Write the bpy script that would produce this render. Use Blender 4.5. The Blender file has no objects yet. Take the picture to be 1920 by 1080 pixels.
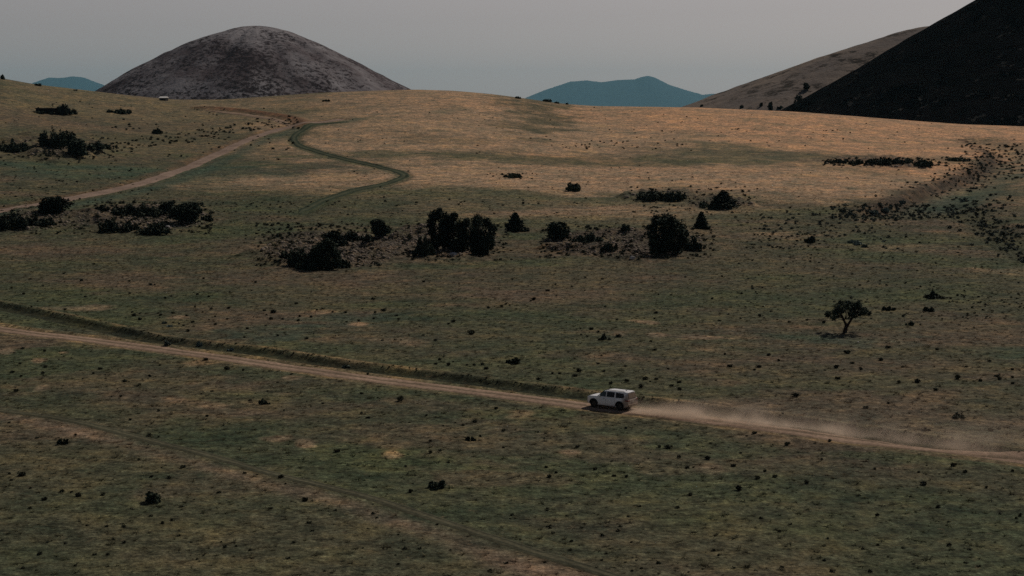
import bpy, bmesh, math, random
import numpy as np
from mathutils import Vector, Matrix
R = math.radians
scn = bpy.context.scene
C = scn.collection

# ------------------------------------------------------------------ camera, sky, sun, exposure
F_PX = 3000.0                      # focal length in pixels of the 1920 wide photograph
CAM_H = 29.4
PITCH = math.atan((540 - 215) / F_PX)
cam_d = bpy.data.cameras.new('camera')
cam_d.sensor_width = 36.0
cam_d.lens = F_PX / 1920 * 36.0
cam_d.clip_start = 1.0
cam_d.clip_end = 150000.0
cam = bpy.data.objects.new('camera', cam_d)
cam.location = (0, 0, CAM_H)
cam.rotation_euler = (math.pi / 2 - PITCH, 0, 0)
C.objects.link(cam)
scn.camera = cam

SUN_EL, SUN_AZ = R(44), R(40)      # azimuth clockwise from +Y (the view direction)
world = bpy.data.worlds.new('World')
scn.world = world
world.use_nodes = True
wn = world.node_tree
wn.nodes.clear()
wo = wn.nodes.new('ShaderNodeOutputWorld')
wb = wn.nodes.new('ShaderNodeBackground')
ws = wn.nodes.new('ShaderNodeTexSky')
ws.sky_type = 'NISHITA'
ws.sun_disc = False
ws.sun_elevation = SUN_EL
ws.sun_rotation = SUN_AZ
ws.altitude = 2000
ws.air_density = 1.0
ws.dust_density = 5.0
ws.ozone_density = 1.0
wh = wn.nodes.new('ShaderNodeHueSaturation')
wh.inputs['Saturation'].default_value = 0.30
wn.links.new(ws.outputs[0], wh.inputs['Color'])
wm = wn.nodes.new('ShaderNodeMix'); wm.data_type = 'RGBA'; wm.blend_type = 'MULTIPLY'
wm.inputs[0].default_value = 1.0; wm.inputs[7].default_value = (1.62, 1.37, 1.30, 1)
wn.links.new(wh.outputs[0], wm.inputs[6])
wtc = wn.nodes.new('ShaderNodeTexCoord'); wsp = wn.nodes.new('ShaderNodeSeparateXYZ')
wn.links.new(wtc.outputs['Generated'], wsp.inputs[0])
wmr = wn.nodes.new('ShaderNodeMapRange'); wmr.inputs['From Min'].default_value = 0.10; wmr.inputs['From Max'].default_value = 0.55
wn.links.new(wsp.outputs['Z'], wmr.inputs['Value'])
wx = wn.nodes.new('ShaderNodeMix'); wx.data_type = 'RGBA'
wn.links.new(wmr.outputs['Result'], wx.inputs[0]); wn.links.new(wm.outputs[2], wx.inputs[6]); wz = wn.nodes.new('ShaderNodeMix'); wz.data_type = 'RGBA'; wz.blend_type = 'MULTIPLY'
wz.inputs[0].default_value = 1.0; wz.inputs[7].default_value = (0.58, 0.58, 0.58, 1)
wn.links.new(ws.outputs[0], wz.inputs[6]); wn.links.new(wz.outputs[2], wx.inputs[7])
wn.links.new(wx.outputs[2], wb.inputs['Color'])
wb.inputs['Strength'].default_value = 0.063
wn.links.new(wb.outputs[0], wo.inputs['Surface'])

sun_d = bpy.data.lights.new('sun', 'SUN')
sun_d.energy = 4.6
sun_d.angle = R(0.53)
sun_d.color = (1.0, 0.90, 0.78)
sun = bpy.data.objects.new('sun', sun_d)
sdir = Vector((math.sin(SUN_AZ) * math.cos(SUN_EL), math.cos(SUN_AZ) * math.cos(SUN_EL), math.sin(SUN_EL)))
sun.rotation_euler = sdir.to_track_quat('Z', 'Y').to_euler()
sun.location = (200, 200, 300)
C.objects.link(sun)

scn.view_settings.view_transform = 'Standard'
scn.view_settings.look = 'None'
scn.view_settings.exposure = -0.9
scn.view_settings.gamma = 1.0
scn.render.engine = 'CYCLES'
scn.cycles.max_bounces = 6
scn.cycles.volume_bounces = 1
scn.cycles.volume_step_rate = 1.0
scn.cycles.volume_max_steps = 256
scn.cycles.use_adaptive_sampling = False
scn.cycles.use_denoising = False
scn.cycles.denoiser = 'OPENIMAGEDENOISE'
scn.cycles.denoising_input_passes = 'RGB_ALBEDO_NORMAL'
scn.cycles.denoising_prefilter = 'NONE'

rng = np.random.default_rng(7)
random.seed(7)

# ------------------------------------------------------------------ helpers
def tag(o, label=None, cat=None, group=None, kind=None):
    if label: o['label'] = label
    if cat: o['category'] = cat
    if group: o['group'] = group
    if kind: o['kind'] = kind
    return o

def link(o, parent=None):
    C.objects.link(o)
    if parent is not None: o.parent = parent
    return o

def empty(name, loc, rz=0.0):
    o = bpy.data.objects.new(name, None)
    o.location = loc
    o.rotation_euler = (0, 0, rz)
    o.empty_display_size = 0.3
    C.objects.link(o)
    return o

def mesh(name, V, F, smooth=False):
    """V (n,3) array, F list of faces or an (m,k) int array"""
    me = bpy.data.meshes.new(name)
    if isinstance(F, np.ndarray):
        m, k = F.shape
        me.vertices.add(len(V)); me.vertices.foreach_set('co', np.asarray(V, np.float32).ravel())
        me.loops.add(m * k); me.loops.foreach_set('vertex_index', F.astype(np.int32).ravel())
        me.polygons.add(m); me.polygons.foreach_set('loop_start', (np.arange(m) * k).astype(np.int32))
        if smooth: me.polygons.foreach_set('use_smooth', np.ones(m, bool))
        me.update(calc_edges=True)
    else:
        me.from_pydata([tuple(v) for v in V], [], F)
        if smooth: me.polygons.foreach_set('use_smooth', np.ones(len(me.polygons), bool))
        me.update()
    return me

def obj(name, me, mat=None, parent=None, loc=(0, 0, 0), rz=0.0, scale=1.0):
    o = bpy.data.objects.new(name, me)
    if mat is not None and not me.materials: me.materials.append(mat)
    o.location = loc
    o.rotation_euler = (0, 0, rz)
    o.scale = (scale,) * 3 if not hasattr(scale, '__len__') else scale
    return link(o, parent)

def hash2(ix, iy, seed):
    h = (ix.astype(np.int64) * 374761393 + iy.astype(np.int64) * 668265263 + seed * 2147483647) & 0xffffffff
    h = ((h ^ (h >> 13)) * 1274126177) & 0xffffffff
    h = h ^ (h >> 16)
    return (h & 0xffff) / 65535.0

def vnoise(x, y, seed=0):
    ix, iy = np.floor(x), np.floor(y)
    fx, fy = x - ix, y - iy
    fx = fx * fx * (3 - 2 * fx); fy = fy * fy * (3 - 2 * fy)
    a = hash2(ix, iy, seed); b = hash2(ix + 1, iy, seed)
    c = hash2(ix, iy + 1, seed); d = hash2(ix + 1, iy + 1, seed)
    return (a + (b - a) * fx) * (1 - fy) + (c + (d - c) * fx) * fy

def fbm(x, y, seed=0, octv=4):
    s = 0; a = 0.5; t = 0
    for k in range(octv):
        s = s + a * vnoise(x * 2 ** k + 17.3 * k, y * 2 ** k - 9.1 * k, seed + k); t += a; a *= 0.5
    return s / t * 2 - 1

def sstep(a, b, x):
    t = np.clip((x - a) / (b - a), 0, 1)
    return t * t * (3 - 2 * t)

# ------------------------------------------------------------------ node helper
def new_mat(name, rough=0.9, spec=0.1):
    m = bpy.data.materials.new(name); m.use_nodes = True
    nt = m.node_tree
    b = nt.nodes['Principled BSDF']
    b.inputs['Roughness'].default_value = rough
    b.inputs['Specular IOR Level'].default_value = spec
    return m, nt, b

def N(nt, kind, **kw):
    n = nt.nodes.new(kind)
    for k, v in kw.items():
        if k in n.inputs: n.inputs[k].default_value = v
        else: setattr(n, k, v)
    return n

def L(nt, a, b): nt.links.new(a, b)

def math_(nt, op, a, b=None, c=None, clamp=False):
    n = nt.nodes.new('ShaderNodeMath'); n.operation = op; n.use_clamp = clamp
    for i, v in enumerate((a, b, c)):
        if v is None: continue
        if isinstance(v, (int, float)): n.inputs[i].default_value = v
        else: nt.links.new(v, n.inputs[i])
    return n.outputs[0]

def mixc(nt, fac, a, b, mode='MIX'):
    n = nt.nodes.new('ShaderNodeMix'); n.data_type = 'RGBA'; n.blend_type = mode
    n.clamp_factor = True
    for s, v in ((n.inputs[0], fac), (n.inputs[6], a), (n.inputs[7], b)):
        if isinstance(v, (int, float)): s.default_value = v
        elif isinstance(v, (tuple, list)): s.default_value = (*v[:3], 1)
        else: nt.links.new(v, s)
    return n.outputs[2]

def ramp(nt, fac, stops):
    n = nt.nodes.new('ShaderNodeValToRGB')
    e = n.color_ramp.elements
    while len(e) < len(stops): e.new(0.5)
    for el, (p, c) in zip(e, stops):
        el.position = p; el.color = (*c, 1) if hasattr(c, '__len__') else (c, c, c, 1)
    nt.links.new(fac, n.inputs[0])
    return n.outputs[0]

def noise(nt, vec, scale, detail=4, rough=0.6):
    n = nt.nodes.new('ShaderNodeTexNoise')
    n.inputs['Scale'].default_value = scale; n.inputs['Detail'].default_value = detail
    n.inputs['Roughness'].default_value = rough
    nt.links.new(vec, n.inputs['Vector'])
    return n.outputs['Fac']

def simple(name, col, rough=0.6, spec=0.3, metal=0.0, var=0.15, sc=3.0):
    m, nt, b = new_mat(name, rough, spec)
    b.inputs['Metallic'].default_value = metal
    tc = N(nt, 'ShaderNodeTexCoord')
    f = noise(nt, tc.outputs['Object'], sc, 4)
    c = ramp(nt, f, [(0.25, tuple(x * (1 - var) for x in col)), (0.75, tuple(min(1, x * (1 + var)) for x in col))])
    L(nt, c, b.inputs['Base Color'])
    return m

# ------------------------------------------------------------------ terrain
def pix_dir(px, py):
    dx = (np.asarray(px, float) - 960) / F_PX; dy = -(np.asarray(py, float) - 540) / F_PX
    X = dx; Y = math.cos(PITCH) + dy * math.sin(PITCH); Z = -math.sin(PITCH) + dy * math.cos(PITCH)
    return np.arctan2(X, Y), Z / np.hypot(X, Y)

crest_px = np.array([-400, 0, 70, 150, 250, 330, 410, 500, 600, 700, 780, 850, 920, 1000, 1060, 1120, 1300, 1500, 1650, 1800, 1920, 2300])
crest_py = np.array([120, 146, 159, 168, 180, 187, 187, 181, 174, 170, 168, 170, 176, 187, 195, 199, 201, 210, 222, 233, 237, 245])
caz, cte = pix_dir(crest_px, crest_py)

def S_prof(D):
    u = (D - 300) / 650
    rise = np.where(u > 0, np.maximum(u, 0) ** 1.8, 0)
    v = np.maximum(u - 0.9, 0)
    roll = 0.827 + 1.654 * v - 6 * v * v
    s = np.where(u > 0.9, roll, rise)
    return np.maximum(s, -0.3)

_d = np.linspace(700, 1100, 200)
_azs = np.linspace(-0.5, 0.5, 400)
_te = np.interp(_azs, caz, cte)
k_ = np.exp(-np.linspace(-2, 2, 9) ** 2); k_ /= k_.sum()
_te = np.convolve(np.pad(_te, 4, mode='edge'), k_, 'valid')
_A = np.zeros_like(_azs)
for i, t in enumerate(_te):
    lo, hi = 5.0, 90.0
    for _ in range(30):
        mid = (lo + hi) / 2
        if np.max((mid * S_prof(_d) - CAM_H) / _d) > t: hi = mid
        else: lo = mid
    _A[i] = lo

def z_base(X, Y):
    D = np.hypot(X, Y); az = np.arctan2(X, Y)
    z = np.interp(az, _azs, _A) * S_prof(D)
    far = sstep(260, 420, D) * (1 - sstep(900, 960, D) * 0.8)
    z = z + 0.9 * far * fbm(X / 120, Y / 90, 3, 3) + 0.22 * (0.4 + 0.6 * far) * fbm(X / 22, Y / 22, 5, 3)
    z = z + 0.05 * fbm(X / 4, Y / 4, 9, 3)
    return z

AZ0, AZ1, DAZ = R(-21), R(21), R(0.05)
az_f = np.arange(AZ0, AZ1 + 1e-9, DAZ)
az_c = np.linspace(AZ1, AZ0 + 2 * math.pi, 42)[1:-1]
NF = len(az_f)
AZ = np.concatenate([az_f, az_c])
RAT = 1.0034
D_f = 68 * RAT ** np.arange(int(math.log(1350 / 68) / math.log(RAT)) + 1)
D_in = np.array([0.5, 8, 20, 35, 50, 60])
D_out = np.array([1500, 1800, 2200, 3000, 4500, 7000, 10000, 16000, 24000, 40000, 66000.])
DD = np.concatenate([D_in, D_f, D_out])
I0 = len(D_in); NR = len(D_f)
GX = DD[:, None] * np.sin(AZ)[None, :]
GY = DD[:, None] * np.cos(AZ)[None, :]
GZ0 = z_base(GX, GY)
GZ0[:, NF:][:, :] = z_base(GX[:, NF:], GY[:, NF:])

class Look:
    """walks a sight line of the photograph down to the ground"""
    def __init__(self, Z):
        self.Z = Z
        te = (Z[I0:I0 + NR, :NF] - CAM_H) / DD[I0:I0 + NR, None]
        self.cm = np.maximum.accumulate(te, axis=0)
    def at(self, px, py):
        az, t = pix_dir(px, py)
        az = float(az); t = float(t)
        c = int(np.clip(round((az - AZ0) / DAZ), 0, NF - 1))
        col = self.cm[:, c]
        i = int(np.searchsorted(col, t))
        i = min(max(i, 1), NR - 1)
        a, b = col[i - 1], col[i]
        f = 0 if b <= a else min(max((t - a) / (b - a), 0), 1)
        D = D_f[i - 1] + (D_f[i] - D_f[i - 1]) * f
        return D * math.sin(az), D * math.cos(az)
    def z(self, X, Y):
        X = np.asarray(X, float); Y = np.asarray(Y, float)
        D = np.hypot(X, Y); az = np.arctan2(X, Y)
        r = np.clip(np.log(np.maximum(D, 1) / 68) / math.log(RAT), 0, NR - 1.001)
        c = np.clip((az - AZ0) / DAZ, 0, NF - 1.001)
        ri = r.astype(int); ci = c.astype(int); fr = r - ri; fc = c - ci
        Z = self.Z[I0:I0 + NR, :NF]
        return (Z[ri, ci] * (1 - fr) + Z[ri + 1, ci] * fr) * (1 - fc) + (Z[ri, ci + 1] * (1 - fr) + Z[ri + 1, ci + 1] * fr) * fc

look0 = Look(GZ0)

def line_world(pts, lk=look0):
    return np.array([lk.at(*p) for p in pts])

def smooth_line(P, step=1.0):
    """Catmull-Rom through the points, resampled at an even step"""
    P = np.asarray(P); Q = np.vstack([2 * P[0] - P[1], P, 2 * P[-1] - P[-2]])
    out = []
    for i in range(1, len(Q) - 2):
        n = max(2, int(np.hypot(*(Q[i + 1] - Q[i])) / step))
        for t in np.arange(n) / n:
            a, b, c, d = Q[i - 1], Q[i], Q[i + 1], Q[i + 2]
            out.append(0.5 * ((2 * b) + (c - a) * t + (2 * a - 5 * b + 4 * c - d) * t * t + (3 * b - a - 3 * c + d) * t ** 3))
    out.append(Q[-2])
    return np.array(out)

def sdist(X, Y, P):
    """signed distance (left of travel positive) to polyline P, and the arc position"""
    best = np.full(X.shape, 1e9); sg = np.zeros(X.shape); arc = np.zeros(X.shape); s0 = 0
    for a, b in zip(P[:-1], P[1:]):
        d = b - a; l = math.hypot(*d)
        if l < 1e-6: continue
        t = np.clip(((X - a[0]) * d[0] + (Y - a[1]) * d[1]) / (l * l), 0, 1)
        qx = X - a[0] - t * d[0]; qy = Y - a[1] - t * d[1]
        q = np.hypot(qx, qy); m = q < best
        best = np.where(m, q, best)
        sg = np.where(m, np.sign(d[0] * (Y - a[1]) - d[1] * (X - a[0])), sg)
        arc = np.where(m, s0 + t * l, arc); s0 += l
    return best * np.where(sg == 0, 1, sg), arc, s0

road_px = [(-420, 545), (-200, 580), (0, 617), (200, 642), (400, 669), (600, 697), (800, 724), (960, 744), (1100, 762), (1200, 773), (1350, 792), (1500, 811), (1700, 837), (1920, 864), (2300, 912)]
ditch_px = [(-400, 500), (-200, 530), (0, 568), (100, 588), (200, 609), (320, 635), (480, 652), (640, 677), (800, 698), (960, 718), (1100, 736), (1290, 758), (1500, 785), (1700, 814), (1920, 846), (2300, 900)]
track_px = [(-300, 728), (0, 770), (100, 783), (200, 805), (300, 831), (400, 857), (500, 886), (600, 910), (700, 935), (850, 985), (1050, 1050), (1400, 1160)]
wroad_px = [(-200, 432), (0, 395), (130, 373), (250, 348), (330, 322), (400, 293), (450, 269), (500, 250), (545, 238), (590, 230), (640, 224)]
spur_px = [(545, 238), (520, 226), (480, 219), (430, 212), (385, 207)]
wind_px = [(640, 229), (600, 233), (570, 243), (552, 257), (560, 272), (600, 286), (650, 300), (700, 311), (745, 322), (758, 330), (735, 341), (680, 354), (620, 372), (590, 385), (560, 400)]
gully_px = [(1560, 412), (1620, 396), (1670, 380), (1720, 360), (1780, 340), (1830, 320), (1862, 298), (1852, 278), (1815, 262)]
branch_px = [(1800, 372), (1815, 395), (1850, 420), (1890, 450), (1960, 490)]
road_w = smooth_line(line_world(road_px), 6); ditch_w = smooth_line(line_world(ditch_px), 6)
track_w = smooth_line(line_world(track_px), 6); wroad_w = smooth_line(line_world(wroad_px), 8)
spur_w = smooth_line(line_world(spur_px), 12); wind_w = smooth_line(line_world(wind_px), 8)
gully_w = smooth_line(line_world(gully_px), 12); branch_w = smooth_line(line_world(branch_px), 12)

class Field:
    """signed distance of every ground vertex to a line, worked out only near it"""
    def __init__(self, P, reach, X, Y):
        x0, y0 = P.min(0) - reach; x1, y1 = P.max(0) + reach
        m = (X > x0) & (X < x1) & (Y > y0) & (Y < y1)
        self.d = np.full(X.shape, 1e6); self.a = np.zeros(X.shape)
        d, a, self.len = sdist(X[m], Y[m], P)
        self.d[m] = d; self.a[m] = a

def fields(X, Y):
    f = {}
    for k, P, r in (('road', road_w, 14), ('ditch', ditch_w, 14), ('track', track_w, 10), ('wroad', wroad_w, 25),
                    ('spur', spur_w, 25), ('wind', wind_w, 20), ('gully', gully_w, 40), ('branch', branch_w, 30)):
        f[k] = Field(P, r, X, Y)
    return f

# rocky mounds where the junipers stand: (px, py, half width px, half height px, rise m)
mounds_px = [(620, 470, 130, 34, 1.3), (830, 450, 110, 30, 1.2), (1170, 455, 150, 26, 1.0), (285, 408, 110, 24, 1.2),
             (70, 412, 110, 20, 1.2), (105, 278, 90, 22, 3.0), (1240, 368, 70, 10, 1.0), (1350, 380, 60, 12, 0.9), (1650, 304, 110, 9, 1.0)]
def blob_world(px, py, rx, ry, lk=look0):
    x, y = lk.at(px, py)
    D = math.hypot(x, y)
    x1, y1 = lk.at(px, py - ry); x2, y2 = lk.at(px, py + ry)
    return x, y, rx * D / F_PX, max(2.0, math.hypot(x1 - x2, y1 - y2) / 2)
def blob_mask(X, Y, b, warp=0.35, seed=0):
    x, y, ra, rr = b
    D = math.hypot(x, y); ux, uy = x / D, y / D
    dx, dy = X - x, Y - y
    r = (dx * ux + dy * uy) / rr; t = (dx * uy - dy * ux) / ra
    q = np.hypot(r, t)
    near = q < 2.2
    out = np.zeros(X.shape)
    qn = q[near]
    sc = max(4.0, min(ra, rr) * 0.6)
    qn = qn + warp * fbm(X[near] / sc, Y[near] / sc, 40 + seed, 4) * 1.3
    out[near] = 1 - sstep(0.55, 1.25, qn)
    return out
mound_b = [blob_world(*m[:4]) for m in mounds_px]

F0 = fields(GX, GY)
def carve(X, Y, Z, F):
    d = F['road'].d
    Z = Z - 0.12 * (1 - sstep(1.8, 2.9, np.abs(d))) + 0.10 * np.exp(-((np.abs(d) - 3.1) / 0.6) ** 2)
    d = F['ditch'].d                       # travel runs left to right: right of travel = towards the camera = negative
    wob = 0.45 * fbm(X / 7, Y / 7, 21, 4)
    dd = d + wob
    amp = 1.0 - 0.35 * sstep(60, 20, np.abs(X)) * 0
    Z = Z + amp * (0.14 * np.exp(-((dd - 0.7) / 0.7) ** 2) - 0.46 * (1 - sstep(-0.9, 0.2, dd)) * sstep(-5.0, -2.0, dd))
    d = F['wroad'].d
    Z = Z - 0.35 * (1 - sstep(3.5, 6.5, np.abs(d)))
    d = F['spur'].d
    Z = Z + 1.2 * np.exp(-((d + 8) / 5) ** 2) * (np.abs(d) < 24)
    d = F['wind'].d
    Z = Z - 0.5 * (1 - sstep(1.5, 4.5, np.abs(d)))
    d = F['gully'].d + 2.5 * fbm(X / 14, Y / 14, 23, 3)
    Z = Z - 2.7 * (1 - sstep(-1, 4, d)) * sstep(-30, -8, d) * sstep(0, 60, F['gully'].a)
    d = F['branch'].d
    Z = Z - 0.7 * (1 - sstep(2, 8, np.abs(d)))
    for i, (b, mm) in enumerate(zip(mound_b, mounds_px)):
        m = blob_mask(X, Y, b, 0.5, i)
        Z = Z + m * (mm[4] * 0.8 + 0.9 * fbm(X / 2.6, Y / 2.6, 60, 4) + 0.9 * fbm(X / 9, Y / 9, 61, 2))
    return Z
GZ = carve(GX, GY, GZ0.copy(), F0)
look = Look(GZ)
def at(px, py):
    x, y = look.at(px, py)
    return x, y, float(look.z(x, y))
def ppm(x, y): return F_PX / math.hypot(x, y)      # photograph pixels to the metre there

# ---- colours of the ground itself (dry grass, green grass, bare soil) and some painted bank shade, laid out on the land
GREEN = np.array([0.068, 0.082, 0.046]); OLIVE = np.array([0.088, 0.084, 0.052]); BROWN = np.array([0.130, 0.096, 0.068])
TAN = np.array([0.35, 0.240, 0.158]); RUST = np.array([0.47, 0.275, 0.165]); SOIL = np.array([0.17, 0.112, 0.078])
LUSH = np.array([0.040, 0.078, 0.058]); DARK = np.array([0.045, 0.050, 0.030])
blobs = [  # px, py, rx, ry, colour, strength
    (1300, 232, 900, 34, TAN, 0.95), (1650, 245, 560, 34, RUST, 0.9), (1300, 225, 420, 20, RUST, 0.75), (1150, 215, 300, 14, RUST, 0.6), (850, 235, 300, 26, TAN, 0.8),
    (900, 190, 260, 16, TAN, 0.45), (500, 193, 200, 12, TAN, 0.35), (150, 165, 200, 22, TAN, 0.30), (180, 225, 240, 16, BROWN, 0.5),
    (800, 278, 240, 22, TAN, 0.75), (690, 262, 130, 24, TAN, 0.6), (560, 298, 90, 12, TAN, 0.55), (1000, 335, 420, 17, TAN, 0.85), (1300, 325, 380, 18, TAN, 0.85),
    (600, 335, 190, 10, TAN, 0.65), (420, 352, 110, 6, TAN, 0.3), (1600, 340, 230, 26, TAN, 0.8), (1430, 352, 160, 18, TAN, 0.6), (1560, 362, 150, 16, TAN, 0.65),
    (1100, 262, 180, 18, TAN, 0.55), (1760, 380, 90, 12, BROWN, 0.5), (1890, 400, 80, 18, BROWN, 0.6), (1880, 252, 200, 20, RUST, 0.6),
    (1000, 300, 480, 9, GREEN, 0.85), (1400, 288, 190, 14, GREEN, 0.7), (1120, 300, 300, 8, OLIVE, 0.5), (830, 262, 120, 8, OLIVE, 0.5), (1000, 240, 70, 4, OLIVE, 0.4),
    (1560, 292, 250, 6, OLIVE, 0.75), (1870, 320, 60, 34, OLIVE, 0.9), (950, 375, 330, 20, GREEN, 0.8), (760, 385, 200, 18, OLIVE, 0.5),
    (880, 171, 130, 4, OLIVE, 0.9), (1000, 188, 70, 4, OLIVE, 0.9),
    (150, 240, 200, 13, BROWN, 0.6), (240, 262, 200, 8, DARK, 0.4), (120, 300, 160, 6, DARK, 0.3), (150, 320, 260, 14, LUSH, 0.55), (400, 300, 120, 14, GREEN, 0.6), (470, 320, 130, 12, LUSH, 0.4), (300, 260, 250, 12, OLIVE, 0.6), (260, 300, 160, 6, BROWN, 0.5),
    (250, 385, 250, 10, GREEN, 0.5), (160, 450, 260, 18, GREEN, 0.7), (430, 470, 60, 20, BROWN, 0.5), (50, 475, 100, 14, BROWN, 0.5),
    (640, 470, 170, 38, BROWN, 0.7), (850, 455, 160, 34, BROWN, 0.65), (1190, 452, 170, 30, BROWN, 0.55), (285, 408, 130, 26, BROWN, 0.5), (850, 478, 60, 8, TAN, 0.35),
    (1450, 440, 140, 30, BROWN, 0.5), (1050, 520, 380, 26, BROWN, 0.45), (700, 540, 240, 24, BROWN, 0.45), (1330, 475, 130, 12, GREEN, 0.5), (1500, 500, 260, 20, BROWN, 0.4),
    (640, 600, 140, 12, LUSH, 0.55), (520, 622, 110, 14, LUSH, 0.45), (700, 630, 150, 18, BROWN, 0.4), (1000, 630, 260, 20, OLIVE, 0.5), (880, 600, 200, 14, GREEN, 0.6),
    (1590, 637, 120, 12, LUSH, 0.6), (1500, 630, 90, 8, LUSH, 0.35), (1580, 618, 90, 10, SOIL, 0.5), (1440, 640, 140, 14, GREEN, 0.6), (1250, 590, 180, 16, OLIVE, 0.4), (1150, 740, 160, 20, GREEN, 0.3),
    (1500, 710, 260, 26, GREEN, 0.6), (1780, 690, 160, 24, BROWN, 0.3), (1890, 660, 60, 8, LUSH, 0.4), (1250, 650, 140, 14, GREEN, 0.5),
    (180, 660, 240, 12, GREEN, 0.8), (420, 705, 260, 18, GREEN, 0.8), (60, 740, 180, 18, GREEN, 0.7), (250, 715, 190, 22, BROWN, 0.5), (700, 740, 260, 12, GREEN, 0.8),
    (980, 775, 160, 11, GREEN, 0.8), (550, 760, 170, 18, BROWN, 0.5), (760, 810, 220, 26, BROWN, 0.5), (1000, 840, 240, 26, BROWN, 0.45), (660, 870, 150, 26, GREEN, 0.7),
    (400, 810, 170, 22, GREEN, 0.7), (200, 860, 200, 40, OLIVE, 0.5), (1650, 855, 150, 12, GREEN, 0.8), (1560, 872, 180, 22, BROWN, 0.6), (1330, 870, 130, 22, BROWN, 0.5),
    (1080, 915, 200, 24, GREEN, 0.4), (1800, 900, 160, 26, OLIVE, 0.5), (420, 905, 150, 26, BROWN, 0.45), (900, 900, 150, 22, BROWN, 0.5), (1500, 925, 260, 18, GREEN, 0.6),
    (1760, 372, 110, 14, LUSH, 0.5), (1830, 358, 70, 10, LUSH, 0.35), (1830, 350, 40, 8, GREEN, 0.5), (1860, 440, 50, 30, DARK, 0.4),
    (525, 824, 28, 5, TAN, 0.8), (572, 832, 24, 4, TAN, 0.7), (1215, 603, 26, 4, TAN, 0.8), (1226, 627, 24, 5, TAN, 0.9), (1160, 626, 22, 5, TAN, 0.6), (675, 607, 18, 4, TAN, 0.7),
    (600, 585, 22, 4, TAN, 0.6), (335, 595, 20, 3, TAN, 0.6), (70, 677, 18, 4, TAN, 0.7), (8, 661, 14, 3, TAN, 0.7), (120, 661, 14, 3, TAN, 0.6), (360, 720, 22, 4, TAN, 0.7),
    (320, 747, 22, 4, TAN, 0.6), (545, 708, 22, 4, TAN, 0.7), (400, 763, 18, 4, TAN, 0.6), (80, 727, 14, 4, TAN, 0.6), (1065, 848, 28, 6, TAN, 0.55), (1360, 660, 60, 6, TAN, 0.3),
    (1340, 632, 60, 4, TAN, 0.45), (985, 776, 30, 3, TAN, 0.6), (735, 853, 24, 4, TAN, 0.5), (1340, 877, 36, 5, TAN, 0.4), (1120, 665, 90, 8, BROWN, 0.5), (740, 640, 60, 8, TAN, 0.3),
    (150, 578, 80, 5, TAN, 0.5), (345, 642, 16, 5, TAN, 0.7), (375, 680, 30, 6, TAN, 0.45), (1700, 465, 110, 10, TAN, 0.3), (1880, 510, 90, 8, TAN, 0.3), (1455, 440, 60, 8, TAN, 0.35),
    (370, 574, 60, 10, BROWN, 0.4), (250, 545, 70, 8, BROWN, 0.5), (60, 500, 120, 12, OLIVE, 0.5),
]
def lerp(c, col, m): return c + (col - c) * m[..., None]
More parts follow.
